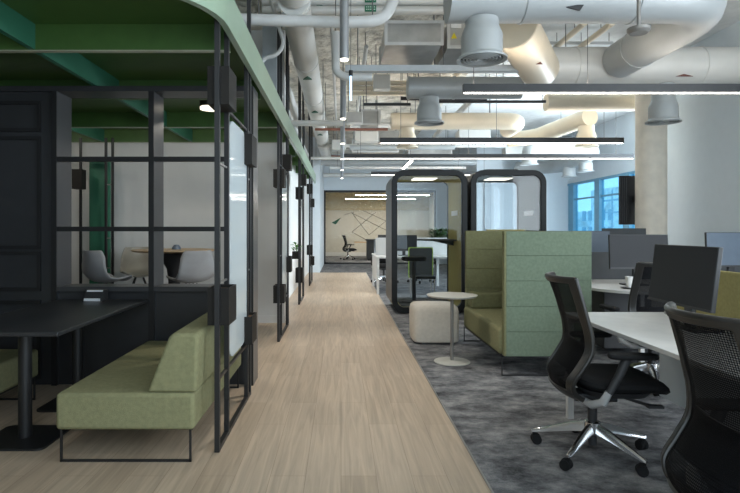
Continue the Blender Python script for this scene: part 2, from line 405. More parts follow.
# glazed wall of the far meeting room
g = thing('window_2', '', '', (1.5, 20.9, 0)); del g['label']; del g['category']; g['kind'] = 'structure'
fr = MB().box(-0.646, 3.6, 20.87, 20.93, 0, 0.06).box(-0.646, 3.6, 20.87, 20.93, 2.72, 2.80)
for x in (-0.646, 3.54): fr.box(x, x + 0.06, 20.87, 20.93, 0, 2.8)
obj('window_frame', fr, 'black', g, smooth=False)
obj('window_pane', MB().box(-0.6, 3.55, 20.895, 20.905, 0.06, 2.72), 'glass', g, smooth=False)
gb = MB().prism([(-0.36, 1.57), (0.01, 1.77), (-0.20, 1.50)], 'y', 20.880, 20.886)
obj('decal', gb, 'decal', g, smooth=False, label='dark green arrowhead sticker')
struct('wall_back_meeting', MB().box(-1.2, 4.4, 27.3, 27.45, 0, 2.25), 'beige', smooth=False)
struct('wall_back_slats', MB().box(-1.2, 4.4, 27.2, 27.45, 2.25, SLAB), 'slats', smooth=False)
struct('wall_meeting_left', MB().box(-1.3, -1.2, 21.0, 27.45, 0, SLAB), 'beige', smooth=False)
struct('wall_meeting_right', MB().box(4.35, 4.45, 21.0, 27.45, 0, SLAB), 'beige', smooth=False)
struct('wall_meeting_low', MB().box(-1.2, 4.4, 27.15, 27.2, 0, 0.18), 'white', smooth=False)
ln = MB()
W = lambda x, y: ((x - 341) * 27.2 / 550, 1.33 - (y - 229) * 27.2 / 550)
for a, b in (((352, 213), (369, 235)), ((352, 213), (400, 237)), ((352, 232), (376, 212)), ((352, 232), (372, 243)), ((369, 235), (386, 221)), ((360, 209), (386, 221)), ((344, 215), (354, 212))):
    A = W(*a); B = W(*b); ln.tube([(A[0], 27.275, A[1]), (B[0], 27.275, B[1])], 0.009, 6)
tag(obj('wall_line_art', ln, 'charcoal'), 'crossing thin dark lines art on the beige wall of far meeting room', 'wall art')

# column
t = thing('column', 'cream painted round column standing before the right wall', 'column', (4.79, 8.5, 0))
obj('shaft', MB().pad(4.79, 8.5, 0.205, 0.205, [(0, 0), (SLAB, 0)], n=2.6, seg=40), 'cream', t)
t = thing('wall_display', 'narrow black display panel hung beside the cream column', 'screen', (4.42, 8.75, 1.4))
obj('panel', MB().box(4.45, 4.74, 8.76, 8.82, 1.40, 2.18), 'screen', t, bevel=0.006)
sl = MB()
for x in (4.48, 4.51, 4.54): sl.box(x, x + 0.008, 8.752, 8.76, 1.43, 2.15)
obj('ridge', sl, 'charcoal', t)
obj('bracket', MB().box(4.66, 4.74, 8.69, 8.76, 1.74, 1.84), 'black', t)

# outside view: distant facades
for i, (x, y, w, d, h, lb) in enumerate(((19.5, 50, 7, 6, 5.0, 'low pale blue building seen through the window, left of the mast'), (21.5, 42, 3, 4, 6.6, 'taller pale blue building seen through the window, nearest the display panel'))):
    t = thing('distant_building', lb, 'building', (x, y, 0))
    obj('wall', MB().box(x - w/2, x + w/2, y - d/2, y + d/2, -3, h - 2.2), 'citywall', t, smooth=False)
    for k in range(5):
        for j in range(3):
            yy = y - d/2 + 0.5 + k * 1.1; zz = -0.6 + j * 1.3
            if zz + 0.8 < h - 2.2:
                obj('window', MB().box(x - w/2 - 0.05, x - w/2, yy, yy + 0.6, zz, zz + 0.8), 'bluemetal', t, smooth=False)
t = thing('utility_mast', 'tall thin mast with crossarms seen through the blue window', 'mast', (18, 36.5, -3))
obj('pole', MB().cyl(18, 36.5, -3, 3.9, 0.05, 8), 'bluemetal', t)
obj('crossarm', MB().box(17.9, 18.1, 35.3, 37.7, 3.2, 3.3).box(17.9, 18.1, 35.6, 37.4, 2.4, 2.48), 'bluemetal', t)
struct('floor_outside', MB().box(7.2, 60, -5, 70, -3.1, -3), 'citywall', smooth=False)

# ================================================================== GREEN CANOPY
CZ0, CZ1 = 2.555, 2.79
t = thing('green_canopy', 'large green canopy with deep beams over the black meeting booths', 'canopy', (-2.7, 9, 2.555))
X0 = -5.15
def rimpath(off):
    r = 0.62 - off; cx, cy = -0.68 - 0.62, 2.70 + 0.62
    pts = [(-0.68 - off, 14.8)]
    for j in range(11):
        a = -math.radians(90 * j / 10); pts.append((cx + r*math.cos(a), cy + r*math.sin(a)))
    pts.append((X0, 2.70 + off)); return pts
o_, i_ = rimpath(0), rimpath(0.04)
rm = MB().prism(o_ + i_[::-1], 'z', CZ0, CZ1)
obj('rim', rm, 'rim', t, label='pale sage green outer rim')
dk = [(p[0], p[1]) for p in rimpath(0.085)]; dk[0] = (dk[0][0], 14.8); dk += [(X0, 14.8)]
obj('deck', MB().prism(dk, 'z', 2.73, 2.77), 'green', t)
for y in (3.76, 5.18, 6.60, 7.74): obj('cross_beam', MB().box(X0, -0.765, y, y + 0.045, CZ0, 2.73), 'green', t, smooth=False)
for x in (-2.09, -3.33): obj('long_beam', MB().box(x - 0.04, x, 2.76, 7.74, CZ0 + 0.002, 2.73), 'teal', t, smooth=False)
for y in (3.76, 6.60, 7.74): obj('edge_sheen', MB().box(X0, -0.765, y - 0.002, y + 0.047, CZ0 - 0.006, CZ0 - 0.001), 'edge', t, smooth=False, label='pale painted sheen on beam edge')  # strips coloured pale to imitate floor light along the beam bottoms
obj('added_wall_fill', MB().box(X0 + 0.2, -1.0, 6.646, 6.652, 2.60, 2.63), 'wallfill', t, smooth=False)  # glowing strip added out of sight behind the beam to brighten the wall
for y in (9.2, 10.6, 12.0, 13.4): obj('cross_beam', MB().box(-0.99, -0.765, y, y + 0.045, CZ0, 2.73), 'green', t, smooth=False)
hg = MB()
for x, y in ((-4.4, 4), (-2.6, 4), (-4.4, 6.8), (-2.6, 6.8), (-0.9, 9.5), (-0.9, 13.5)): hg.cyl(x, y, 2.77, SLAB, 0.012, 8)
obj('hanger_rod', hg, 'black', t)

t = thing('ceiling_downlight', 'round warm downlight under the green canopy inside the booth', 'ceiling light', (-1.32, 5.55, 2.62))
obj('housing', MB().cyl(-1.32, 5.55, 2.56, 2.73, 0.105, 28), 'black', t)
obj('lens', MB().cyl(-1.32, 5.55, 2.535, 2.559, 0.10, 28), 'warm', t)

# ================================================================== SCREEN DIVIDERS
PX = -0.738
def screen(y0, boxes, label, glassy, slab_posts):
    t = thing('metal_screen', label, 'room divider', (PX, y0 + 0.56, 0), 0, 'black metal screens along the corridor')
    ys = (y0, y0 + 0.27, y0 + 1.0, y0 + 1.13)
    for k, y in enumerate(ys):
        top = SLAB if k in slab_posts else 2.72
        obj('post', MB().box(PX - 0.015, PX + 0.015, y - 0.015, y + 0.015, 0, top), 'black', t, smooth=False)
    obj('floor_rail', MB().box(PX - 0.014, PX + 0.014, y0 + 0.015, ys[3] - 0.015, 0.0, 0.028), 'black', t, smooth=False)
    for z in (2.09, 0.42): obj('rail', MB().box(PX - 0.008, PX + 0.008, y0 + 0.015, ys[3] - 0.015, z, z + 0.018), 'black', t, smooth=False)
    for z in (1.72, 1.0):
        for a, b in ((0, 1), (2, 3)): obj('spacer', MB().box(PX - 0.006, PX + 0.006, ys[a] + 0.015, ys[b] - 0.015, z, z + 0.012), 'greypole', t, smooth=False)
    if glassy:
        p = [(q[0], q[1]) for q in rrect(ys[1] + 0.018, ys[2] - 0.018, 0.47, 2.06, 0.17, 10)]
        obj('glass_board', MB().prism(p, 'x', PX - 0.006, PX + 0.006), 'frost', t, label='pale blue glass board with rounded corners')
    for yb, z0, z1, dx in boxes:
        b = MB().ring([(PX - 0.065 + dx, yb), (PX + 0.065 + dx, yb), (PX + 0.065 + dx, yb + 0.235), (PX - 0.065 + dx, yb + 0.235)],
                      [(PX - 0.055 + dx, yb + 0.01), (PX + 0.055 + dx, yb + 0.01), (PX + 0.055 + dx, yb + 0.225), (PX - 0.055 + dx, yb + 0.225)], 'z', z0, z1)
        b.box(PX - 0.055 + dx, PX + 0.055 + dx, yb + 0.01, yb + 0.225, z0, z0 + 0.012)
        p_ = obj('planter_box', b, 'planter', t, smooth=False)
        obj('soil', MB().box(PX - 0.054 + dx, PX + 0.054 + dx, yb + 0.012, yb + 0.223, z0 + 0.012, z1 - 0.02), 'soil', p_, smooth=False)
    return t
s1 = screen(3.285, ((3.305, 2.08, 2.31, 0), (3.305, 0.75, 0.975, 0), (4.16, 1.82, 2.05, 0.0), (4.16, 0.455, 0.665, 0.0)),
            'black metal screen with planter boxes nearest the camera, beside the green sofa', True, (3,))
s2 = screen(6.49, ((6.51, 1.83, 2.04, 0), (6.51, 0.45, 0.656, 0), (7.36, 2.13, 2.33, 0), (7.36, 0.75, 0.96, 0)),
            'second black metal screen, standing in front of the white wall end', True, (0, 1, 2, 3))
s3 = screen(9.68, ((9.70, 1.86, 2.07, 0), (9.70, 0.38, 0.64, 0), (10.55, 2.17, 2.38, 0), (9.70, 0.80, 0.93, -0.06)),
            'third black metal screen, the one carrying a green plant', False, (0, 1, 2, 3))
s4 = screen(12.88, ((12.90, 2.16, 2.39, 0), (12.90, 0.72, 0.95, 0), (13.75, 1.88, 2.09, 0), (13.75, 0.42, 0.64, 0)),
            'farthest black metal screen, close to the glazed meeting room', False, (0, 1, 2, 3))
def leaves(n, cx, cy, z, r, h, m='leaf', size=0.06):
    mb = MB()
    for i in range(n):
        a = random.uniform(0, 2*PI); q = random.random() ** 0.6
        d = Vector((math.cos(a), math.sin(a), 0)); p = Vector((cx, cy, z)) + d * r * q * 0.6 + Vector((0, 0, h * random.random()))
        t_ = (d * random.uniform(0.5, 1) + Vector((0, 0, random.uniform(-0.2, 0.9)))).normalized(); w = t_.cross(Vector((0, 0, 1))).normalized()
        L = size * random.uniform(0.7, 1.4); nn = w.cross(t_)
        vs = [mb.bm.verts.new(v) for v in (p, p + t_*L*0.5 + w*L*0.28 + nn*L*0.08, p + t_*L, p + t_*L*0.5 - w*L*0.28 + nn*L*0.08)]
        mb.bm.faces.new(vs)
    return mb
t = thing('potted_plant', 'small bright green plant growing from a planter on the third screen', 'plant', (PX - 0.06, 9.82, 0.92))
obj('foliage', leaves(70, PX - 0.06, 9.82, 0.93, 0.10, 0.14), 'leaf', t)
obj('stem', MB().tube([(PX - 0.06, 9.82, 0.91), (PX - 0.055, 9.82, 1.02)], 0.008, 6), 'leaf', t)

# ================================================================== BOOTH SHELVING DIVIDER
YF, YB = 4.68, 4.93
t = thing('shelving_divider', 'black open shelving divider standing behind the booth table', 'shelving', (-2.0, 4.8, 0))
for x0, x1 in ((-2.46, -2.415), (-1.635, -1.59), (-0.79, -0.745)):
    u = MB().box(x0, x1, YF, YB, 0, 2.5)
    obj('upright', u, 'shelfgrey' if x0 < -1 else 'shelfgrey', t, smooth=False)
    obj('upright_edge', MB().box(x0, x1, YF - 0.012, YF, 0, 2.5), 'black', t, smooth=False)
obj('top_rail', MB().box(-5.15, -0.745, YF - 0.012, YB, 2.5, 2.545), 'blackpanel', t, smooth=False)
for z in (1.905, 1.31, 0.80):
    for x0, x1 in ((-2.415, -1.635), (-1.59, -0.79)):
        if z > 1: obj('rail', MB().box(x0, x1, YF - 0.01, YF + 0.04, z, z + 0.04), 'black', t, smooth=False)
        else: obj('shelf', MB().box(x0, x1, YF - 0.01, YB, z, z + 0.04), 'shelfgrey', t, smooth=False)
for x0, x1 in ((-2.415, -1.635), (-1.59, -0.79)):
    obj('lower_panel', MB().box(x0, x1, YF + 0.03, YF + 0.06, 0, 0.80), 'blackpanel', t, smooth=False)
# solid panels left
obj('side_panel', MB().box(-5.15, -2.46, YF + 0.02, YF + 0.10, 0, 2.5), 'blackpanel', t, smooth=False)
fr = MB()
for x0, x1 in ((-5.1, -2.56),):
    for z0, z1 in ((0.05, 0.72), (0.80, 1.14), (1.16, 2.12), (2.16, 2.42)):
        fr.ring([(x0, z0), (x1, z0), (x1, z1), (x0, z1)], [(x0 + 0.03, z0 + 0.03), (x1 - 0.03, z0 + 0.03), (x1 - 0.03, z1 - 0.03), (x0 + 0.03, z1 - 0.03)], 'y', YF + 0.0, YF + 0.02)
obj('moulding', fr, 'black', t, smooth=False)
t = thing('booth_wall', 'dark side wall of the booth at the far left', 'partition', (-3.35, 3.6, 0))
obj('panel', MB().box(-4.2, -4.1, 1.0, 4.6, 0, 2.5), 'blackpanel', t, smooth=False)

# black meeting table
t = thing('booth_table', 'long black table with two pedestal legs inside the booth', 'table', (-2.01, 3.9, 0))
obj('tabletop', MB().box(-2.39, -1.63, 3.165, 4.665, 0.71, 0.735), 'tabletop', t, bevel=0.004)
for y in (3.5, 4.2):
    b = obj('leg', MB().cyl(-2.01, y, 0.012, 0.71, 0.04), 'black', t)
    obj('base_plate', MB().prism(rrect(-2.23, -1.79, y - 0.21, y + 0.2, 0.05), 'z', 0, 0.012), 'black', b)
t = thing('power_socket_box', 'small desktop power box with two white strips on black table', 'power outlet', (-2.03, 4.55, 0.735))
obj('housing', MB().prism([(4.50, 0.735), (4.62, 0.735), (4.62, 0.825), (4.56, 0.825)], 'x', -2.115, -1.955), 'charcoal', t)
obj('strip', MB().box(-2.10, -1.97, 4.491, 4.50, 0.74, 0.762), 'socketlight', t)
obj('strip', MB().prism([(4.539, 0.812), (4.55, 0.812), (4.558, 0.825), (4.549, 0.825)], 'x', -2.10, -1.97), 'socketlight', t)

# sofas of the booth
def booth_sofa(mirror, y0, y1, xf, label, m):
    # local: seat from 0 to 0.79 in x, back on the +x side (mirror flips)
    s = -1 if mirror else 1
    X = lambda v: xf + s * v
    lo = lambda a, b: (min(X(a), X(b)), max(X(a), X(b)))
    t = thing('booth_sofa', label, 'sofa', (X(0.4), (y0 + y1) / 2, 0), 0)
    a, b = lo(0, 0.79)
    obj('seat', MB().box(a, b, y0, y1, 0.185, 0.395), m, t, bevel=0.022)
    prof = [(X(0.515), 0.396), (X(0.64), 0.71), (X(0.665), 0.735), (X(0.80), 0.73), (X(0.81), 0.70), (X(0.80), 0.396)]
    obj('backrest', MB().prism(prof, 'y', y0 + 0.01, y1 - 0.01), m, t, bevel=0.018)
    sm = MB()
    for k in range(1, 6):
        y = y0 + (y1 - y0) * k / 6
        a2, b2 = lo(0.805, 0.815); 
    fr = MB(); r = 0.006
    a, b = lo(0.02, 0.77)
    for y in (y0 + 0.02, y1 - 0.02):
        fr.box(a, a + 0.012, y - r, y + r, 0, 0.185).box(b - 0.012, b, y - r, y + r, 0, 0.185).box(a, b, y - r, y + r, 0, 0.013)
    for x in (a, b - 0.012): fr.box(x, x + 0.012, y0 + 0.02, y1 - 0.02, 0.173, 0.185)
    obj('leg_frame', fr, 'black', t, smooth=False)
    return t
booth_sofa(False, 3.125, 4.62, -1.625, 'olive green booth sofa with sloped backrest at the corridor edge', 'olive')
booth_sofa(True, 2.9, 4.3, -2.36, 'green booth sofa cut by left edge behind the black table', 'olive')

# ================================================================== MEETING AREA BEHIND THE SHELVES
struct('floor_platform', MB().box(-5.0, -1.42, 5.15, 7.78, 0, 0.29), 'carpet', smooth=False)
def shell_chair(label, loc, rz, m):
    t = thing('shell_chair', label, 'chair', loc, rz, 'shell chairs around the round table')
    # local: faces +x, floor z=0
    prof = [(0.22, 0.43), (0.19, 0.455), (0.10, 0.44), (0.0, 0.43), (-0.10, 0.445), (-0.17, 0.50), (-0.205, 0.60), (-0.225, 0.70), (-0.24, 0.78), (-0.243, 0.80)]
    hw = [0.19, 0.215, 0.225, 0.23, 0.23, 0.225, 0.215, 0.20, 0.175, 0.15]
    def fn(u, v):
        k = v * (len(prof) - 1); i = min(int(k), len(prof) - 2); q = k - i
        x = prof[i][0] * (1-q) + prof[i+1][0] * q; z = prof[i][1] * (1-q) + prof[i+1][1] * q; w = hw[i] * (1-q) + hw[i+1] * q
        return Vector((x + 0.09 * u*u * max(0, min(1, (v - 0.4) * 2.5)), u * w, z + 0.055 * u*u * (1 if v < 0.55 else max(0, 1 - (v - 0.55) * 3))))
    obj('shell', MB().grid(fn, [-1 + 2*i/16 for i in range(17)], [j/27 for j in range(28)]), m, t, solid=0.012, world=False)
    lg = MB()
    for a in (45, 135, 225, 315):
        c, s = math.cos(math.radians(a)), math.sin(math.radians(a))
        lg.tube([(0.06*c, 0.06*s, 0.425), (0.26*c, 0.26*s, 0.0)], 0.009, 8)
    obj('leg_frame', lg, 'charcoal', t, world=False)
    return t
PZ = 0.29
shell_chair('light grey shell chair left of the round table, seen from behind', (-2.70, 6.30, PZ), math.radians(58), 'shell')
shell_chair('taupe shell chair facing us behind the round table', (-2.62, 7.15, PZ), math.radians(-65), 'shelltan')
shell_chair('light grey shell chair right of the round table beside the screen', (-1.70, 6.25, PZ), math.radians(132), 'shell')
t = thing('meeting_table', 'round oak topped meeting table with dark conical pedestal', 'table', (-2.03, 6.7, PZ))
obj('tabletop', MB().lathe([(0, 1.055), (0.46, 1.055), (0.50, 1.072), (0.50, 1.08), (0, 1.08)], -2.03, 6.7, 48), 'oaktop', t)
obj('pedestal', MB().lathe([(0.26, PZ), (0.26, PZ + 0.012), (0.07, PZ + 0.03), (0.07, 0.7), (0.09, 0.85), (0.20, 1.03), (0.24, 1.055), (0, 1.055)], -2.03, 6.7, 36), 'charcoal', t)
t = thing('desk_phone', 'small dark rounded device on the round oak table', 'device', (-2.02, 6.75, 1.08))
obj('body', MB().lathe([(0.0, 1.08), (0.055, 1.08), (0.055, 1.10), (0.03, 1.135), (0, 1.14)], -2.02, 6.75, 20), 'screenblue', t)
t = thing('booth_screen', 'black post screen with planter seen through the shelving, by green panel', 'room divider', (-3.3, 7.4, 0.29))
for x in (-3.50, -3.16, -3.07): obj('post', MB().box(x - 0.014, x + 0.014, 7.38, 7.41, 0.29, 2.555), 'black', t, smooth=False)
obj('rail', MB().box(-3.5, -2.95, 7.385, 7.405, 2.24, 2.28), 'black', t, smooth=False)
obj('planter_box', MB().box(-3.55, -3.42, 7.25, 7.38, 1.86, 2.12), 'planter', t, smooth=False)
for z in (0.8, 1.2, 1.92): obj('rail', MB().box(-3.16, -3.07, 7.39, 7.40, z, z + 0.014), 'greypole', t, smooth=False)
tag(obj('curved_wall_panel', MB().prism([(-3.46, 7.56), (-3.33, 7.52), (-3.18, 7.56), (-3.18, 7.6), (-3.33, 7.56), (-3.46, 7.6)], 'z', 0.29, 2.3), 'teal'),
    'teal green upright panel seen behind the left shell chair', 'wall panel')

# ================================================================== PHONE BOOTH PODS
def pod(x0, x1, lining, label, extra):
    y0, y1, z0, z1, R = 8.62, 9.74, 0.02, 2.25, 0.2
    t = thing('phone_booth', label, 'phone booth', ((x0 + x1) / 2, (y0 + y1) / 2, 0), 0, 'glass fronted phone booths')
    q = lambda d: rrect(x0 + d, x1 - d, z0 + d, z1 - d, max(R - d, 0.04), 10)
    obj('shell', MB().ring(q(0.0), q(0.035), 'y', y0 + 0.04, y1), 'podshell', t)
    obj('lining', MB().ring(q(0.036), q(0.085), 'y', y0 + 0.05, y1 - 0.02), lining, t)
    obj('door_frame', MB().ring(q(-0.004), q(0.085), 'y', y0 - 0.03, y0 + 0.04), 'podframe', t, bevel=0.008)
    obj('rear_frame', MB().ring(q(0.086), q(0.10), 'y', y1 - 0.06, y1 - 0.01), 'podframe', t)
    obj('door_glass', MB().prism(q(0.086), 'y', y0, y0 + 0.01), 'podglass', t)
    obj('rear_glass', MB().prism(q(0.101), 'y', y1 - 0.04, y1 - 0.03), 'podglass', t)
    obj('floor_pad', MB().box(x0 + 0.15, x1 - 0.15, y0 + 0.06, y1 - 0.07, z0 + 0.086, z0 + 0.10), 'carpet', t, smooth=False)
    obj('vent', MB().box(x1 - 0.095, x1 - 0.0855, y0 + 0.3, y0 + 0.75, 1.55, 1.63), 'labelwhite', t, smooth=False, label='pale slot vent')
    obj('ceiling_vent', MB().prism(rrect(x0 + 0.3, x1 - 0.3, y0 + 0.3, y1 - 0.3, 0.08), 'z', z1, z1 + 0.05), 'charcoal', t)
    obj('ceiling_lamp', MB().box(x0 + 0.4, x1 - 0.4, y0 + 0.35, y1 - 0.35, z1 - 0.091, z1 - 0.086), 'podlamp', t, smooth=False)
    ft = MB()
    for x in (x0 + 0.25, x1 - 0.25):
        for y in (y0 + 0.15, y1 - 0.15): ft.cyl(x, y, 0, z0 + 0.01, 0.03, 12)
    obj('foot', ft, 'black', t)
    if extra:
        s = MB().prism([(x1 - 0.086, y0 + 0.35), (x1 - 0.086, y1 - 0.1), (x1 - 0.62, y1 - 0.1), (x1 - 0.66, y1 - 0.2), (x1 - 0.50, y0 + 0.5)], 'z', 1.13, 1.16)
        obj('work_shelf', s, 'podshell', t, smooth=False)
        obj('shelf_bracket', MB().prism([(x1 - 0.086, 1.05), (x1 - 0.086, 1.13), (x1 - 0.45, 1.13)], 'y', y0 + 0.6, y0 + 0.66), 'black', t, smooth=False)
    return t
pod(0.795, 1.975, 'podolive', 'phone booth with olive lining and a stool, left of the pair', True)
pod(2.03, 3.21, 'podsage', 'phone booth with sage grey lining, right of the pair behind the high sofa', False)
t = thing('bar_stool', 'black bar stool standing inside the left phone booth', 'stool', (1.22, 9.2, 0.12))
obj('seat', MB().pad(1.22, 9.2, 0.21, 0.17, [(0.80, 0.03), (0.81, 0.005), (0.84, 0), (0.862, 0.01), (0.868, 0.04)], 2.5), 'seatblack', t)
obj('pole', MB().cyl(1.22, 9.2, 0.13, 0.80, 0.032), 'black', t)
obj('base', MB().lathe([(0, 0.12), (0.21, 0.12), (0.21, 0.13), (0.05, 0.145), (0, 0.145)], 1.22, 9.2), 'black', t)

# ================================================================== POUF, SIDE TABLE, HIGH BACK SOFA
t = thing('pouf', 'off-white square pouf beside the round side table', 'pouf', (1.105, 6.55, 0))
obj('cushion', MB().pad(1.10, 6.55, 0.268, 0.25, [(0.02, 0.02), (0.035, 0.004), (0.10, 0), (0.375, 0), (0.42, 0.012), (0.442, 0.035), (0.45, 0.07), (0.453, 0.12)], 7, 56), 'pouf', t)
obj('base', MB().pad(1.105, 6.55, 0.21, 0.21, [(0, 0), (0.02, 0)], 7), 'black', t)
t = thing('side_table', 'round grey pedestal side table in front of the pouf', 'table', (1.11, 5.5, 0))
obj('tabletop', MB().lathe([(0, 0.655), (0.235, 0.655), (0.25, 0.668), (0.25, 0.673), (0, 0.675)], 1.11, 5.5, 56), 'disc', t)
obj('pole', MB().cyl(1.11, 5.5, 0.01, 0.655, 0.017), 'greypole', t)
obj('base', MB().lathe([(0, 0), (0.175, 0), (0.18, 0.006), (0.175, 0.012), (0.02, 0.02), (0, 0.02)], 1.11, 5.5, 48), 'disc', t)

t = thing('high_back_sofa', 'high backed two seat sofa, olive inside and sage green outside', 'sofa', (1.87, 5.75, 0))
SX0, SX1, SY0, SY1 = 1.475, 2.265, 4.97, 6.55
def seamed(x0, x1, y0, y1, axis):
    mb = MB(); zs = [0.178, 0.40, 0.63, 0.86, 1.09, 1.31]
    for a, b in zip(zs, zs[1:]): mb.box(x0, x1, y0, y1, a + 0.0008, b - 0.0008)
    return mb
obj('side_panel', seamed(SX0 + 0.02, SX1, SY0, SY0 + 0.045, 'x'), 'sage', t, bevel=0.003, label='sage green near side panel with horizontal seams')
obj('panel_edge', MB().box(SX0, SX0 + 0.0199, SY0, SY0 + 0.045, 0.18, 1.31), 'olivepanel', t, bevel=0.004)
obj('panel_lining', MB().box(SX0, SX1 - 0.05, SY0 + 0.046, SY0 + 0.065, 0.18, 1.305), 'olivepanel', t)
obj('side_panel', seamed(SX0, SX1, SY1 - 0.06, SY1, 'x'), 'olivepanel', t, bevel=0.006, label='olive far side panel')
obj('back_panel', seamed(SX1 - 0.055, SX1, SY0 + 0.066, SY1 - 0.061, 'y'), 'olivepanel', t, bevel=0.006)
obj('seat', MB().box(SX0 - 0.03, SX1 - 0.06, SY0 + 0.067, SY1 - 0.062, 0.18, 0.42), 'olive', t, bevel=0.03)
obj('armrest', MB().box(SX0 + 0.02, SX1 - 0.06, SY1 - 0.26, SY1 - 0.062, 0.421, 0.60), 'olivepanel', t, bevel=0.02)
fr = MB(); r = 0.005
for y in (SY0 + 0.02, SY1 - 0.03):
    fr.box(SX0 - 0.02, SX0 - 0.01, y - r, y + r, 0, 0.18).box(SX1 - 0.02, SX1 - 0.01, y - r, y + r, 0, 0.18).box(SX0 - 0.02, SX1 - 0.01, y - r, y + r, 0, 0.01)
fr.box(SX0 - 0.02, SX1 - 0.01, SY0 + 0.015, SY0 + 0.045, 0.17, 0.18)
fr.box(SX0 - 0.02, SX0 - 0.01, SY0 + 0.02, SY1 - 0.03, 0.17, 0.18)
obj('leg_frame', fr, 'black', t, smooth=False)
tag(obj('lounge_cushion_cap', MB().box(1.72, 2.18, SY1 - 0.055, SY1 - 0.005, 1.31, 1.325), 'mustard', bevel=0.004), 'slim mustard strip lying along the top of the high sofa', 'strip')

# ================================================================== TASK CHAIRS
def interp(tab, z):
    for a, b in zip(tab, tab[1:]):
        if a[0] <= z <= b[0]:
            q = (z - a[0]) / (b[0] - a[0]); q = q*q*(3 - 2*q) if False else q
            return [a[i] * (1-q) + b[i] * q for i in range(1, len(a))]
    return list(tab[-1][1:]) if z > tab[-1][0] else list(tab[0][1:])
def smooth_tab(tab, n=60):
    # catmull-rom through (z, x, w)
    P = [Vector(p) for p in tab]; out = []
    for i in range(len(P) - 1):
        p0 = P[max(i-1, 0)]; p1 = P[i]; p2 = P[i+1]; p3 = P[min(i+2, len(P)-1)]
        for k in range(8):
            t = k / 8; out.append(0.5 * ((2*p1) + (p2-p0)*t + (2*p0-5*p1+4*p2-p3)*t*t + (3*p1-p0-3*p2+p3)*t**3))
    out.append(P[-1]); return out
BT = smooth_tab([(0.345, -0.10, 0.10), (0.365, -0.165, 0.16), (0.415, -0.225, 0.205), (0.48, -0.235, 0.228), (0.56, -0.185, 0.236), (0.65, -0.14, 0.236), (0.76, -0.145, 0.230), (0.86, -0.178, 0.223), (0.96, -0.215, 0.216), (1.05, -0.25, 0.21)])
def make_chair(label, loc, rz):
    t = thing('task_chair', label, 'chair', loc, rz, 'black mesh task chairs')
    zmin, zmax = BT[0][0], BT[-1][0]
    def sf(u, v, off=0.0):
        k = v * (len(BT) - 1); i = min(int(k), len(BT) - 2); q = k - i
        p = BT[i] * (1-q) + BT[i+1] * q
        z, x, w = p
        cur = 0.055 + 0.03 * max(0, (z - 0.8) / 0.25)
        return Vector((x + cur * abs(u)**2.2 + off, u * w, z))
    us = [-1 + 2*i/44 for i in range(45)]; vs = [j/72 for j in range(73)]
    def edge(u, v): return abs(u) > 0.81 or v > 0.955 or v < 0.23
    obj('back_frame', MB().grid(sf, us, vs, lambda u, v: edge(u, v)), 'chairframe', t, solid=0.024, bevel=0.005, world=False)
    tb = [sf(u / 10, 1.0) + Vector((0, 0, -0.002)) for u in range(-10, 11)]
    fr = MB().tube(tb, 0.013, 10)
    for s in (-1, 1): fr.tube([sf(s, v / 30) for v in range(3, 31)], 0.014, 10)
    obj('frame_bead', fr, 'chairframe', t, world=False)
    obj('back_mesh', MB().grid(sf, us, vs, lambda u, v: not edge(u, v)), 'mesh', t, world=False)
    lm = MB()
    for k, h in ((0, 0.010), (1, 0.006), (2, 0.009)):
        p = sf(0.58 - k * 0.045, 0.975); lm.box(p.x - 0.0165, p.x - 0.0145, p.y - 0.0025, p.y + 0.0025, p.z - 0.008, p.z - 0.008 + h)
    obj('maker_mark', lm, 'greyplastic', t, smooth=False, world=False, label='tiny pale maker mark')
    obj('lumbar_pad', MB().grid(lambda u, v: sf(u, v, 0.016), [-0.80 + 1.60*i/20 for i in range(21)], [0.40 + 0.19*j/8 for j in range(9)]), 'charcoal', t, solid=0.012, world=False)
    def droop(p):
        k = max(0, (p.x - 0.21) / 0.16); p.z -= 0.035 * k * k
        k = max(0, (-0.05 - p.x) / 0.15); p.z += 0.01 * k
        return p
    obj('seat', MB().pad(0.13, 0, 0.25, 0.245, [(0.415, 0.09), (0.418, 0.05), (0.43, 0.015), (0.45, 0.0), (0.47, 0.005), (0.483, 0.025), (0.49, 0.06), (0.492, 0.12)], 3.6, 48, droop), 'seatblack', t, world=False)
    obj('seat_shell', MB().pad(0.10, 0, 0.20, 0.20, [(0.37, 0.08), (0.378, 0.03), (0.414, 0.0)], 3.5, 36), 'charcoal', t, world=False)
    obj('mechanism', MB().box(-0.12, 0.12, -0.07, 0.07, 0.325, 0.371).prism([(-0.13, 0.385), (-0.19, 0.43), (-0.16, 0.36), (-0.10, 0.345)], 'y', -0.06, 0.06), 'charcoal', t, bevel=0.01, world=False)
    obj('lever', MB().tube([(0.12, -0.12, 0.375), (0.20, -0.24, 0.37), (0.24, -0.27, 0.372)], 0.009, 8).box(0.19, 0.27, -0.29, -0.25, 0.364, 0.378), 'charcoal', t, world=False)
    for s in (-1, 1):
        b = obj('arm_bracket', MB().tube([(-0.10, s*0.07, 0.35), (-0.08, s*0.22, 0.355), (-0.045, s*0.285, 0.39), (-0.02, s*0.30, 0.45)], [0.018, 0.023, 0.024, 0.019], 12, fillet=0), 'greyplastic', t, world=False)
        obj('arm_post', MB().tube([(-0.02, s*0.30, 0.445), (0.03, s*0.305, 0.54), (0.07, s*0.305, 0.635)], [0.020, 0.022, 0.026], 12), 'charcoal', b, world=False)
        obj('arm_pad', MB().pad(0.10, s*0.31, 0.13, 0.048, [(0.632, 0.02), (0.636, 0.006), (0.648, 0), (0.66, 0.004), (0.664, 0.018)], 3, 36), 'seatblack', b, world=False)
    bs = MB().lathe([(0.0, 0.12), (0.04, 0.12), (0.05, 0.135), (0.045, 0.19), (0.03, 0.20), (0, 0.20)], 0, 0, 24)
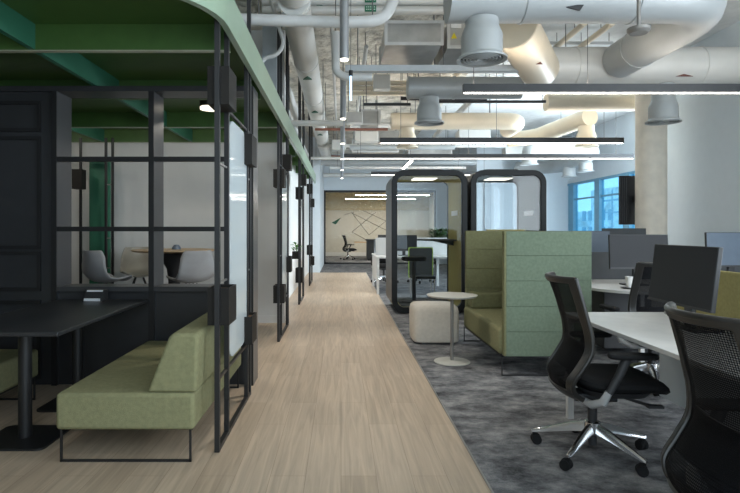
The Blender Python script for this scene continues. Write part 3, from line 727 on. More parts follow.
    for k in range(5):
        a = math.radians(8 + 72 * k) - rz; c, s = math.cos(a), math.sin(a)
        sec = []
        for q, w, z0, z1 in ((0.03, 0.027, 0.135, 0.19), (0.12, 0.024, 0.122, 0.168), (0.23, 0.019, 0.096, 0.128), (0.33, 0.014, 0.074, 0.094), (0.345, 0.010, 0.074, 0.086)):
            sec.append([bs.bm.verts.new((q*c - d*s, q*s + d*c, z)) for d, z in ((-w, z0), (w, z0), (w*0.75, (z0+z1)/2 + 0.006), (w*0.35, z1), (-w*0.35, z1), (-w*0.75, (z0+z1)/2 + 0.006))])
        for A, B in zip(sec, sec[1:]):
            for i in range(6): bs.bm.faces.new((A[i], A[(i+1) % 6], B[(i+1) % 6], B[i]))
        bs.bm.faces.new(sec[-1])
        cs = MB().cyl(0.33*c, 0.33*s, 0.045, 0.078, 0.010, 10)
        d = random.uniform(0, 2*PI); cx, cy = 0.33*c + 0.012*math.cos(d), 0.33*s + 0.012*math.sin(d)
        nx, ny = -math.sin(d), math.cos(d)
        for w in (-1, 1): cs.tube([(cx + nx*w*0.006, cy + ny*w*0.006, 0.029), (cx + nx*w*0.024, cy + ny*w*0.024, 0.029)], 0.029, 20)
        cs.tube([(cx - nx*0.01, cy - ny*0.01, 0.04), (cx + nx*0.01, cy + ny*0.01, 0.04)], 0.026, 16)
        obj('caster', cs, 'seatblack', t, world=False)
    obj('base', bs, 'aluminium', t, world=False, label='polished aluminium five-star base')
    obj('gas_column', MB().cyl(0, 0, 0.20, 0.326, 0.027), 'charcoal', t, world=False)
    obj('hub_cap', MB().cyl(0, 0, 0.055, 0.1199, 0.024), 'charcoal', t, world=False)
    return t
ch = make_chair('black mesh task chair, wholly in view, at the end of white desk', (1.49, 3.26, 0), math.radians(-5))
lg = MB().box(-0.216, -0.2145, 0.085, 0.11, 1.015, 1.024)
c2 = place(ch, (1.385, 1.83, 0), math.radians(-3), 'black mesh task chair cut off by the lower right corner, nearest the camera', 'black mesh task chairs')
place(ch, (2.64, 4.68, 0), math.radians(92), 'black mesh task chair tucked in behind the near monitor at second desk', 'black mesh task chairs')
place(ch, (2.0, 13.7, 0), math.radians(-120), 'black task chair seen through left phone booth on the right side', 'black mesh task chairs')
place(ch, (1.05, 13.5, 0), math.radians(-80), 'black task chair seen through left phone booth behind the stool seat', 'black mesh task chairs')
place(ch, (0.30, 24.0, 0), math.radians(10), 'dark task chair inside the far glazed meeting room', 'black mesh task chairs')

# ================================================================== NEAR DESK
DX0, DXD = 1.58, 2.37
t = thing('bench_desk', 'white bench desk at the right, under the near dark monitor', 'desk', (2.0, 2.5, 0))
obj('desktop', MB().box(DX0, DXD - 0.02, 0.9, 3.91, 0.715, 0.74), 'desk', t, bevel=0.003)
obj('desktop', MB().box(DXD + 0.02, 3.18, 0.9, 3.91, 0.715, 0.74), 'desk', t, bevel=0.003)
for x, y in ((DX0 + 0.03, 3.87), (3.12, 3.87), (DX0 + 0.3, 2.4), (3.0, 2.4)):
    obj('leg', MB().box(x - 0.02, x + 0.02, y - 0.02, y + 0.02, 0, 0.715), 'desk', t, smooth=False)
obj('beam', MB().box(DX0 + 0.5, 3.0 - 0.35, 0.95, 3.85, 0.66, 0.714), 'greyplastic', t, smooth=False)
obj('cross_rail', MB().box(DX0 + 0.05, 3.10, 3.855, 3.885, 0.67, 0.714), 'desk', t, smooth=False)
obj('cross_rail', MB().box(DX0 + 0.32, 2.98, 2.385, 2.415, 0.67, 0.714), 'desk', t, smooth=False)
obj('leg_panel', MB().box(2.2, 2.24, 1.0, 3.8, 0.18, 0.66), 'bluewall', t, smooth=False, label='pale grey modesty panel')
t = thing('desk_divider', 'mustard fabric divider running along the middle of near desk', 'divider', (DXD, 2.4, 0.74))
obj('panel', MB().box(DXD - 0.017, DXD + 0.017, 0.92, 3.9, 0.70, 1.07), 'mustard', t, bevel=0.01)
obj('clamp', MB().box(DXD - 0.0195, DXD + 0.0195, 3.2, 3.25, 0.66, 0.74), 'greyplastic', t)

def monitor(label, loc, rz, tilt, m='screen', w=0.61, h=0.355, zc=1.06, ztab=0.74, stand=0.74, group=None):
    # faces +x locally, screen centre at height zc above floor, stands on ztab
    t = thing('monitor', label, 'monitor', loc, rz, group)
    z = zc - ztab
    R = Matrix.Translation((0, 0, z)) @ Matrix.Rotation(-tilt, 4, 'Y')
    obj('housing', MB().box(-0.028, -0.002, -w/2, w/2, -h/2, h/2).xf(R), 'charcoal', t, bevel=0.004, world=False)
    obj('screen', MB().box(-0.0018, 0.0, -w/2 + 0.006, w/2 - 0.006, -h/2 + 0.016, h/2 - 0.006).xf(R), m, t, world=False)
    obj('chin', MB().box(-0.003, 0.003, -w/2, w/2, -h/2, -h/2 + 0.012).xf(R), 'greyplastic' if False else 'charcoal', t, world=False)
    obj('stand_neck', MB().box(-0.075, -0.045, -0.035, 0.035, 0.012, z + 0.03).box(-0.05, -0.02, -0.04, 0.04, z - 0.03, z + 0.03), 'charcoal', t, bevel=0.004, world=False)
    obj('stand_base', MB().prism(rrect(-0.19, -0.01, -0.12, 0.12, 0.02), 'z', 0, 0.012), 'charcoal', t, world=False)
    return t
monitor('large dark monitor on the near white desk, in front of mustard divider', (1.99, 3.23, 0.74), PI, math.radians(7), zc=1.058, w=0.60)
# second desk cluster
t = thing('rounded_desk', 'white desk with a rounded end beyond the high sofa', 'desk', (3.3, 5.9, 0))
p = rrect(2.5, 4.9, 5.12, 6.45, 0.5, 10)
obj('desktop', MB().prism(p, 'z', 0.715, 0.74), 'desk', t)
for x, y in ((2.95, 5.4), (4.7, 5.4), (2.95, 6.2), (4.7, 6.2)): obj('leg', MB().box(x - 0.02, x + 0.02, y - 0.02, y + 0.02, 0, 0.715), 'desk', t, smooth=False)
obj('drawer_unit', MB().box(2.75, 3.25, 5.75, 6.3, 0.08, 0.70), 'charcoal', t, bevel=0.006)
t = thing('desk_divider', 'dark grey divider at the back of the rounded white desk', 'divider', (3.7, 6.5, 0))
obj('panel', MB().box(2.70, 4.9, 6.47, 6.50, 0.60, 1.06), 'dividergrey', t, bevel=0.005)
obj('foot', MB().box(2.8, 2.84, 6.35, 6.6, 0, 0.6).box(4.7, 4.74, 6.35, 6.6, 0, 0.6), 'charcoal', t)
monitor('wide dark monitor on the rounded white desk', (3.09, 5.7, 0.74), -PI/2, math.radians(3), zc=1.095)
monitor('blue grey monitor at the right edge, left of frame end', (4.05, 5.65, 0.74), -PI/2 + 0.06, math.radians(3), m='screenblue', zc=1.12)
t = thing('coffee_cup', 'white cup on the rounded desk beside the wide monitor', 'cup', (2.86, 5.45, 0.74))
obj('cup_body', MB().lathe([(0, 0.752), (0.028, 0.752), (0.042, 0.86), (0.039, 0.86), (0.027, 0.757), (0, 0.757)], 2.86, 5.45, 24), 'skin', t)
obj('saucer', MB().lathe([(0, 0.74), (0.06, 0.74), (0.085, 0.752), (0, 0.751)], 2.86, 5.45, 24), 'charcoal', t)
t = thing('desk_row', 'far white desk row behind the dark grey divider', 'desk', (4.1, 8.0, 0))
obj('desktop', MB().box(3.2, 5.2, 7.35, 8.05, 0.715, 0.74), 'desk', t)
for x, y in ((3.25, 7.4), (5.15, 7.4), (3.25, 8.0), (5.15, 8.0)): obj('leg', MB().box(x - 0.02, x + 0.02, y - 0.02, y + 0.02, 0, 0.715), 'desk', t, smooth=False)
monitor('blue grey monitor right of the high sofa, under the window', (3.50, 7.7, 0.74), -PI/2, 0.03, m='screenblue', w=0.54, h=0.33, zc=1.14)
monitor('slim grey monitor showing its top edge above the wide dark monitor', (4.02, 7.8, 0.74), -PI/2, 0.03, m='dividergrey', w=0.62, h=0.36, zc=1.16)

# cluster seen through the left pod
t = thing('far_desk', 'white desk row behind the phone booths, its end by the corridor', 'desk', (1.7, 11.9, 0))
obj('desktop', MB().box(0.72, 3.0, 11.2, 12.9, 0.73, 0.76), 'desk', t)
for x in (0.75, 2.25):
    obj('leg', MB().box(x - 0.02, x + 0.03, 11.22, 11.27, 0, 0.73).box(x - 0.02, x + 0.03, 12.8, 12.85, 0, 0.73), 'desk', t, smooth=False)
obj('end_panel', MB().box(0.735, 0.75, 11.3, 12.8, 0.25, 0.73), 'desk', t, smooth=False)
t = thing('desk_divider', 'white divider along the middle of the far desk', 'divider', (1.8, 12.05, 0.76))
obj('panel', MB().box(0.76, 3.0, 12.03, 12.07, 0.76, 1.14), 'white', t, bevel=0.006)
monitor('dark monitor seen through left phone booth above lime trimmed chair', (1.35, 11.75, 0.76), -PI/2, 0.03, w=0.55, h=0.34, zc=1.03, ztab=0.76)
monitor('dark monitor seen through left phone booth, left edge', (0.98, 12.4, 0.76), PI/2, 0.03, w=0.3, h=0.34, zc=1.03, ztab=0.76)
t = thing('visitor_chair', 'dark chair back with lime green trim seen through left phone booth', 'chair', (1.57, 10.5, 0))
obj('backrest', MB().prism(rrect(1.32, 1.76, 0.40, 0.96, 0.03), 'y', 10.62, 10.64), 'dividergrey', t)
obj('trim', MB().ring(rrect(1.30, 1.78, 0.38, 0.98, 0.04), rrect(1.32, 1.76, 0.40, 0.96, 0.03), 'y', 10.615, 10.645), 'lime', t)
obj('seat', MB().box(1.32, 1.76, 10.20, 10.615, 0.40, 0.45), 'seatblack', t, bevel=0.015)
lg = MB()
for x in (1.34, 1.74):
    for y in (10.23, 10.60): lg.cyl(x, y, 0, 0.40, 0.011, 8)
obj('leg', lg, 'aluminium', t)
t = thing('potted_plant', 'leafy plant in a dark pot seen through left phone booth', 'plant', (2.26, 12.5, 0.76))
obj('pot', MB().lathe([(0, 0.76), (0.11, 0.76), (0.14, 1.10), (0.12, 1.10), (0.10, 1.05), (0, 1.05)], 2.26, 12.5, 20), 'charcoal', t)
obj('foliage', leaves(160, 2.26, 12.5, 1.08, 0.36, 0.22, size=0.12), 'leafdark', t)

# far meeting room furniture
t = thing('meeting_table', 'long dark table in the far glazed meeting room', 'table', (1.6, 24.6, 0))
obj('tabletop', MB().box(0.6, 3.2, 24.2, 25.4, 0.72, 0.75), 'oaktop', t)
obj('pedestal', MB().box(1.5, 2.1, 24.5, 25.1, 0, 0.72), 'charcoal', t)
t = thing('monitor_cabinet', 'black cabinet standing by the table in far meeting room', 'cabinet', (2.0, 23.6, 0))
obj('body', MB().box(1.10, 2.3, 23.2, 23.9, 0.05, 0.84), 'charcoal', t, bevel=0.01)
obj('plinth', MB().box(1.14, 2.26, 23.25, 23.85, 0, 0.05), 'black', t)
obj('top', MB().box(1.05, 2.35, 23.15, 23.95, 0.84, 0.90), 'black', t, bevel=0.01)

# ================================================================== CEILING SERVICES
def rods(t, pts, m='cable', r=0.006):
    for x, y, z in pts: obj('hanger_rod', MB().cyl(x, y, z, SLAB, r, 6), m, t)
def duct(label, path, r, m, hangers=(), fillet=0.35, rings=(), name='air_duct', seg=32, rr=None):
    t = thing(name, label, 'duct', path[0])
    obj('duct_body', MB().tube(path, r, seg, fillet=fillet), m, t)
    if rings:
        for p, d in rings:
            p, d = Vector(p), Vector(d).normalized(); obj('joint_ring', MB().tube([p - d*0.012, p + d*0.012], r + 0.008, seg), m, t)
    rods(t, hangers)
    return t
def diffuser(label, x, y, z, ztop, rim=0.225, m='duct'):
    k = rim / 0.225
    t = thing('air_diffuser', label, 'air diffuser', (x, y, z), 0, 'bell shaped air diffusers')
    t2 = MB().lathe([(0.19*k, z + 0.012), (0.225*k, z + 0.004), (0.225*k, z + 0.02), (0.19*k, z + 0.045), (0.185*k, z + 0.06), (0.185*k, z + 0.22*k), (0.175*k, z + 0.25*k), (0.155*k, z + 0.30*k), (0.148*k, z + 0.32*k), (0.148*k, ztop)], x, y, 36)
    obj('body', t2, m, t)
    vn = MB()
    for rr in (0.05, 0.08, 0.11, 0.14, 0.17): vn.ring([((rr*k)*math.cos(a*PI/14) + x, (rr*k)*math.sin(a*PI/14) + y) for a in range(28)], [((rr*k - 0.010)*math.cos(a*PI/14) + x, (rr*k - 0.010)*math.sin(a*PI/14) + y) for a in range(28)], 'z', z + 0.008, z + 0.03)
    vn.box(x - 0.18*k, x + 0.18*k, y - 0.004, y + 0.004, z + 0.014, z + 0.028)
    obj('vane', vn, m, t)
    obj('throat', MB().lathe([(0, z + 0.034), (0.188*k, z + 0.034), (0.186*k, z + 0.038), (0, z + 0.038)], x, y, 28), 'charcoal', t)
    return t
def decal(p, q, s, parent, m, nrm):
    pass

# D1 big duct with elbow turning back into D2
D1 = duct('largest grey round duct crossing the top right, bending back at its end', [(0.97, 5.0, 3.43), (3.47, 5.0, 3.43), (3.47, 6.84, 3.43)], 0.22, 'duct', [(1.4, 5.0, 3.64), (3.0, 5.0, 3.64), (3.47, 6.2, 3.64)], fillet=0.55,
          rings=[((1.65, 5, 3.43), (1, 0, 0)), ((2.65, 5, 3.43), (1, 0, 0)), ((3.47, 6.4, 3.43), (0, 1, 0))])
dm = MB().prism([(1.98, 3.30), (2.14, 3.33), (2.10, 3.27)], 'y', 4.80, 4.82); dm.xf(Matrix.Translation((0, 0.025, -0.02)))
obj('arrow_decal', dm, 'lampblack', D1)
D2 = duct('long cream grey duct running to the right wall, above the long linear lamp', [(2.6, 7.1, 3.42), (5.38, 7.1, 3.42)], 0.25, 'ductwhite', [(2.9, 7.1, 3.66), (4.2, 7.1, 3.66)], rings=[((2.66, 7.1, 3.42), (1, 0, 0)), ((3.0, 7.1, 3.42), (1, 0, 0)), ((4.6, 7.1, 3.42), (1, 0, 0))])
obj('arrow_decal', MB().prism([(4.20, 3.245), (4.42, 3.245), (4.30, 3.275)], 'y', 6.895, 6.91), 'decalred', D2)
t = duct('cream tapered duct bend between sheet metal box and long duct', [(1.80, 5.75, 3.46), (2.52, 6.98, 3.36)], 0.24, 'ductcream', [(2.15, 6.35, 3.62)], fillet=0, rings=[((1.81, 5.77, 3.46), (0.72, 1.23, -0.1))])
obj('arrow_decal', MB().prism([(2.19, 3.20), (2.29, 3.20), (2.22, 3.27)], 'y', 6.24, 6.25), 'decalred', t)
duct('grey round duct stub above the middle left diffuser', [(0.94, 7.8, 3.33), (2.55, 7.8, 3.33)], 0.155, 'duct', [(1.1, 7.8, 3.47), (2.3, 7.8, 3.47)], rings=[((0.96, 7.8, 3.33), (1, 0, 0)), ((1.6, 7.8, 3.33), (1, 0, 0))])
duct('cream round duct with rounded right end above left phone booth', [(0.91, 10.0, 3.29), (3.25, 10.0, 3.29), (3.3, 10.9, 3.29)], 0.15, 'ductcream', [(1.35, 10.0, 3.42), (2.7, 10.0, 3.42)], fillet=0.3)
duct('cream round duct pointing toward us with a round end cap', [(4.30, 9.5, 3.27), (3.95, 11.2, 3.2), (3.5, 11.5, 3.2)], 0.155, 'ductcream', [(4.27, 9.7, 3.4)], fillet=0.4)
duct('grey round duct bending down to the diffuser over right phone booth', [(5.7, 12.5, 3.15), (4.28, 12.5, 3.15), (4.28, 12.5, 2.98)], 0.16, 'duct', [(5.0, 12.5, 3.30)], fillet=0.3)
duct('cream horizontal duct behind the long linear lamp, meeting the column', [(3.35, 9.0, 3.40), (4.50, 9.0, 3.40), (5.3, 9.0, 3.40)], 0.14, 'ductcream', [(3.7, 9.0, 3.53), (5.1, 9.0, 3.53)])
duct('white grey round duct running along the window wall', [(5.9, 13.0, 3.15), (6.3, 15.9, 3.15), (5.3, 16.6, 3.15)], 0.2, 'duct', [(6.1, 14.4, 3.33), (6.3, 15.8, 3.33)], fillet=0.4)
diffuser('largest bell shaped diffuser, hanging under the big top duct', 1.28, 5.0, 2.86, 3.23, 0.225)
diffuser('middle sized diffuser left of the black linear lamp end', 1.25, 7.8, 2.82, 3.19, 0.21)
diffuser('bell shaped diffuser beside the cream column top, at the right', 4.16, 7.1, 2.70, 3.19, 0.21)
diffuser('cream diffuser partly behind a linear lamp, above left phone booth', 1.20, 10.0, 2.80, 3.16, 0.2, 'ductcream')
diffuser('cream diffuser under the round capped duct', 4.29, 9.62, 2.76, 3.13, 0.2, 'ductcream')
diffuser('grey diffuser over the right phone booth roof', 4.28, 12.5, 2.78, 3.0, 0.2)
diffuser('pale diffuser near the window, left of the two', 6.12, 14.75, 2.72, 2.98, 0.2)
diffuser('pale diffuser near the window, right of the two', 6.05, 13.6, 2.74, 2.98, 0.2)

# left long round duct along the corridor
t = duct('long white round duct running down the corridor above the canopy edge', [(-0.47, 5.45, 3.60), (-0.47, 18.5, 3.60)], 0.16, 'ductwhite', [(-0.47, 6.5, 3.74), (-0.47, 9.5, 3.74), (-0.47, 13, 3.74), (-0.47, 16.5, 3.74)],
         rings=[((-0.47, y, 3.60), (0, 1, 0)) for y in (5.5, 7.4, 9.4, 11.4, 13.5, 16)])
for y in (7.7, 9.9, 12.3):
    d = MB().prism([(-0.53, y + 0.03), (-0.41, y + 0.03), (-0.46, y - 0.12)], 'z', 3.425, 3.44); obj('arrow_decal', d, 'decal', t)
duct('short fat white duct above the front end of corridor duct', [(-0.46, 4.6, 3.86), (-0.46, 5.44, 3.66)], 0.17, 'ductwhite', [(-0.46, 4.8, 3.95)])
# horizontal pipes on the left
def pipe(label, path, r, m='pipe', hangers=(), fillet=0.08, cat='pipe', name='pipe', seg=14):
    t = thing(name, label, cat, path[0])
    obj('pipe_run', MB().tube(path, r, seg, fillet=fillet), m, t)
    rods(t, hangers, r=0.005)
    return t
pipe('grey horizontal pipe crossing in front of the corridor duct', [(-0.95, 5.22, 3.32), (0.05, 5.22, 3.29), (0.42, 5.22, 3.31), (0.54, 5.22, 3.62)], 0.055, 'pipe', [(-0.78, 5.22, 3.36), (0.30, 5.22, 3.34)], fillet=0.15)
pipe('grey drop pipe with an elbow left of the nearest pendant lamp', [(-0.06, 6.2, 3.55), (-0.06, 6.2, 3.10), (0.05, 6.2, 3.04), (0.35, 6.2, 3.04)], 0.045, 'pipe', [(-0.06, 6.2, 3.56)], fillet=0.08)
pipe('thin bent conduit beside the canopy edge', [(-0.80, 6.0, 3.95), (-0.62, 6.0, 3.35), (-0.70, 6.0, 3.22), (-0.85, 6.0, 3.20), (-0.9, 6.0, 3.0)], 0.022, 'pipe', [(-0.80, 6.0, 3.94)], fillet=0.1)
pipe('white pipe across the corridor at mid height', [(-1.0, 9.2, 3.10), (0.04, 9.2, 3.10)], 0.05, 'ductwhite', [(-0.9, 9.2, 3.14), (-0.3, 9.2, 3.14)])
pipe('white thin pipe across the ceiling, farther down the corridor', [(-0.85, 13.2, 3.03), (0.6, 13.2, 3.03)], 0.035, 'ductwhite', [(-0.6, 13.2, 3.06), (0.4, 13.2, 3.06)])
for i, (y, z, lb) in enumerate(((6.3, 3.94, 'upper white pipe with green labels across the ceiling top'), (6.3, 3.835, 'lower white pipe with green labels across the ceiling top'))):
    t = pipe(lb, [(-0.9, y, z), (1.25, y, z)], 0.05, 'ductwhite', [(-0.4, y, z + 0.04), (0.9, y, z + 0.04)])
    obj('pipe_label', MB().box(0.27, 0.40, y - 0.056, y - 0.048, z - 0.036, z + 0.036), 'labelgreen', t, smooth=False)
    lw = MB()
    for k in range(2):
        for j in range(5): lw.box(0.285 + j*0.022, 0.285 + j*0.022 + 0.014, y - 0.058, y - 0.056, z + 0.012 - k*0.026, z + 0.020 - k*0.026)
    obj('label_text', lw, 'labelwhite', t, smooth=False)
t = thing('air_duct', 'white duct with green arrow high above the corridor', 'duct', (-0.2, 6.6, 3.8))
obj('duct_body', MB().tube([(-0.28, 6.4, 3.87), (0.0, 6.4, 3.87), (0.02, 6.4, 3.87)], 0.10, 20), 'ductwhite', t)
obj('arrow_decal', MB().prism([(-0.28, 3.85), (-0.28, 3.94), (-0.16, 3.85)], 'y', 6.29, 6.30), 'decal', t)
rods(t, [(-0.1, 6.4, 3.95)])
# AHU boxes
def sheet_box(label, x0, x1, y0, y1, z0, z1):
    t = thing('fan_coil_unit', label, 'air handling unit', (x0, y0, z0))
    obj('casing', MB().box(x0, x1, y0, y1, z0, z1), 'galv', t, smooth=False)
    for y in (y0 - 0.004, y1 - 0.02): f = MB().ring([(x0 - 0.015, z0 - 0.015), (x1 + 0.015, z0 - 0.015), (x1 + 0.015, z1 + 0.015), (x0 - 0.015, z1 + 0.015)], [(x0 + 0.02, z0 + 0.02), (x1 - 0.02, z0 + 0.02), (x1 - 0.02, z1 - 0.02), (x0 + 0.02, z1 - 0.02)], 'y', y, y + 0.024); obj('flange', f, 'pipe', t, smooth=False)
    rods(t, [(x0 + 0.05, y0 + 0.3, z1), (x1 - 0.05, y0 + 0.3, z1)])
    return t
sheet_box('galvanised sheet metal box unit at the upper middle, left of the two', 0.53, 1.20, 6.5, 7.45, 3.52, 3.78)
b2 = sheet_box('galvanised box unit with a yellow warning label, right of the two', 1.27, 1.62, 6.5, 7.45, 3.48, 3.78)
obj('warning_label', MB().prism([(1.30, 3.58), (1.37, 3.58), (1.335, 3.65)], 'y', 6.49, 6.497), 'labelyellow', b2, smooth=False)
obj('label', MB().box(1.30, 1.42, 6.49, 6.497, 3.70, 3.75), 'labelwhite', b2, smooth=False)
# cable tray
t = thing('cable_tray', 'long blue grey cable tray crossing in front of the box units', 'cable tray', (0.05, 7.0, 3.27))
obj('channel', MB().box(0.05, 2.3, 6.55 - 0.05, 6.55 + 0.05, 3.20, 3.27), 'pipeblue', t, smooth=False)
rods(t, [(0.2, 6.55, 3.27), (1.22, 6.55, 3.27)])
# bundle of cream pipes
for k in range(3):
    pipe(['top', 'middle', 'bottom'][k] + ' one of three cream parallel pipes left of the grey duct stub', [(0.1, 9.0, 3.72 - 0.085*k), (1.15, 9.0, 3.72 - 0.085*k)], 0.038, 'ductcream', [(0.3 + 0.1*k, 9.0, 3.74 - 0.085*k), (1.0, 9.0, 3.74 - 0.085*k)])
# assorted cross services farther back: each its own run
random.seed(3)
cross = [(8.3, 3.30, 0.9, 2.2, 0.03, 'charcoal', 'dark thin pipe behind the middle diffuser'),
         (10.6, 3.25, -0.5, 0.9, 0.025, 'rust', 'red brown sprinkler pipe in the left background'),
         (11.8, 3.55, 0.2, 3.4, 0.05, 'pipe', 'grey pipe high in the middle background'),
         (12.6, 3.20, 0.2, 2.6, 0.06, 'duct', 'thick grey pipe low in the middle background'),
         (14.0, 3.45, -0.6, 4.2, 0.05, 'ductwhite', 'white pipe high across the far ceiling'),
         (15.0, 3.00, -0.3, 3.4, 0.04, 'pipe', 'thin grey pipe low across the far ceiling'),
         (16.3, 3.30, -0.6, 4.0, 0.09, 'duct', 'thick grey pipe across the farthest ceiling'),
         (17.6, 3.65, -0.6, 4.0, 0.04, 'rust', 'red brown sprinkler pipe at the far end'),
         (18.6, 3.15, -0.6, 4.0, 0.07, 'ductwhite', 'white pipe nearest the far glazed room')]
for y, z, x0, x1, r, m, lb in cross:
    pipe(lb, [(x0, y, z), (x1, y, z)], r, m, [(x0 + 0.2, y, z + r*0.5), (x1 - 0.2, y, z + r*0.5)])
lon = [(0.35, 7.6, 16.5, 3.85, 0.03, 'pipe', 'straight grey conduit running lengthwise right of the pendant row'),
       (-0.12, 6.9, 16.0, 3.95, 0.025, 'pipe', 'straight thin conduit running lengthwise left of the pendant row'),
       (1.9, 8.2, 12.0, 3.85, 0.05, 'ductcream', 'cream pipe running lengthwise above the phone booths'),
       (3.1, 7.0, 8.4, 3.95, 0.04, 'ductcream', 'left of the two cream pipes above the long duct'),
       (3.45, 7.0, 8.4, 3.95, 0.04, 'ductcream', 'right of the two cream pipes above the long duct'),
       (2.45, 9.0, 14.5, 3.75, 0.06, 'duct', 'thick grey pipe running lengthwise over the right phone booth'),
       (-0.85, 7.5, 16.5, 3.2, 0.035, 'pipe', 'grey pipe running lengthwise above the canopy edge')]
for x, y0, y1, z, r, m, lb in lon:
    pipe(lb, [(x, y0, z), (x, y1, z)], r, m, [(x, y0 + 0.3, z + r*0.5), (x, y1 - 0.5, z + r*0.5)])
for i, (x0, x1, y0, y1, z0, z1, lb) in enumerate(((0.4, 0.75, 10.6, 11.0, 3.35, 3.62, 'small grey unit box left of the cream duct'),
        (0.3, 1.5, 14.4, 15.4, 3.35, 3.65, 'flat grey unit box far behind the phone booths'),
        (1.9, 3.1, 15.4, 16.2, 3.40, 3.75, 'pale unit box far back over the right phone booth'))):
    sheet_box(lb, x0, x1, y0, y1, z0, z1)
for x, y, z, w, d, h, mm, lb in ((0.62, 8.4, 3.45, 0.25, 0.2, 0.22, 'ductwhite', 'small white junction box near the cream pipe bundle'),
        (0.25, 10.3, 3.30, 0.3, 0.25, 0.2, 'pipe', 'grey junction box right of the pendant row'),
        (0.55, 12.0, 3.22, 0.5, 0.3, 0.22, 'ductwhite', 'white junction box left of the thick grey pipe'),
        (-0.05, 13.8, 3.30, 0.35, 0.3, 0.25, 'ductwhite', 'white junction box beside the corridor duct far down'),
        (1.0, 12.9, 3.35, 0.7, 0.4, 0.25, 'galv', 'metal box above the slanting lamp'),
        (3.4, 14.2, 3.55, 0.8, 0.5, 0.3, 'ductwhite', 'pale box over the right phone booth, far back'),
        (5.0, 15.4, 3.3, 0.9, 0.4, 0.3, 'ductwhite', 'pale box near the window wall')):
    t = thing('junction_box', lb, 'service box', (x, y, z))
    obj('casing', MB().box(x - w/2, x + w/2, y - d/2, y + d/2, z, z + h), mm, t, bevel=0.01)
    rods(t, [(x - w/2 + 0.04, y, z + h), (x + w/2 - 0.04, y, z + h)])
for x0, x1, y, z, lb in ((0.35, 1.1, 8.7, 3.28, 'dark strut rail behind the middle diffuser, left'), (1.5, 3.2, 8.6, 3.30, 'dark strut rail behind the middle diffuser, right'), (2.6, 3.9, 7.9, 3.98, 'pale strut rail above the two short cream pipes'), (-0.7, 0.5, 11.0, 3.45, 'strut rail across the corridor duct')):
    t = thing('strut_rail', lb, 'rail', (x0, y, z))
    obj('channel', MB().box(x0, x1, y - 0.02, y + 0.02, z, z + 0.04), 'pipe' if 'pale' in lb or 'across' in lb else 'charcoal', t, smooth=False)
    rods(t, [(x0 + 0.05, y, z + 0.04), (x1 - 0.05, y, z + 0.04)])
tb = MB().box(-1.0, -0.82, 7.0, 7.12, 3.0, SLAB)
tag(obj('riser_duct', tb, 'pipeblue', smooth=False), 'blue grey upright riser standing above the canopy edge', 'duct')

# linear lamps
def linear(label, x0, x1, y, z, rodxs, m='lampwhite'):
    t = thing('linear_lamp', label, 'ceiling light', ((x0 + x1) / 2, y, z), 0, 'black linear lamps')
    obj('housing', MB().box(x0, x1, y - 0.03, y + 0.03, z + 0.006, z + 0.095), 'lampblack', t, smooth=False)
    obj('diffuser', MB().box(x0 + 0.01, x1 - 0.01, y - 0.016, y + 0.016, z + 0.001, z + 0.0058), m, t, smooth=False)
    obj('uplight', MB().box(x0 + 0.02, x1 - 0.02, y - 0.02, y + 0.02, z + 0.0955, z + 0.096), 'lampup', t, smooth=False)
    for x in rodxs: obj('cable', MB().cyl(x, y, z + 0.095, SLAB + 0.02, 0.004, 6), 'cable', t)
    return t
linear('longest black linear lamp at the right, nearest of the lit bars', 1.287, 5.3, 5.8, 2.76, (1.4, 2.6, 5.0))
linear('black linear lamp ending left of the cream column, second from us', 0.65, 4.72, 9.2, 2.76, (1.0, 2.6, 4.4))
linear('black linear lamp reaching the pendant row, third from us', 0.06, 5.95, 11.2, 2.76, (0.4, 2.6, 5.6))
linear('short dark linear lamp end above the left phone booth edge', 0.8, 4.0, 14.6, 2.76, (1.8, 3.8))
# same lamp rows continuing over the desks this side of the frame
linear('black linear lamp over the near desks, above the frame', 1.287, 5.3, 2.6, 2.76, (1.6, 3.5, 5.0))
linear('black linear lamp overhead behind the camera', 1.287, 5.3, 0.2, 2.76, (1.6, 3.5, 5.0))
# slanting lamp
t = thing('linear_lamp', 'slanting white linear lamp above the left phone booth', 'ceiling light', (1.25, 13.2, 2.9), 0, 'black linear lamps')
obj('housing', MB().tube([(1.62, 12.6, 2.93), (1.62, 14.3, 2.93)], 0.03, 8), 'lampblack', t)
obj('diffuser', MB().box(1.59, 1.65, 12.62, 14.28, 2.885, 2.90), 'lampwhite', t, smooth=False)
rods(t, [(1.62, 12.8, 2.95), (1.62, 14.1, 2.95)])
# meeting room lamps
for i, (y, x0, x1) in enumerate(((22.4, 0.6, 3.6), (25.2, 0.2, 3.4))):
    t = thing('linear_lamp', ['nearer', 'farther'][i] + ' lamp bar inside the far meeting room', 'ceiling light', ((x0 + x1) / 2, y, 2.7), 0, 'meeting room lamps')
    obj('diffuser', MB().box(x0, x1, y - 0.05, y + 0.05, 2.70, 2.705), 'lampmeet', t, smooth=False)
    obj('housing', MB().box(x0, x1, y - 0.05, y + 0.05, 2.705, 2.75), 'ductwhite', t, smooth=False)
    rods(t, [(x0 + 0.3, y, 2.75), (x1 - 0.3, y, 2.75)])

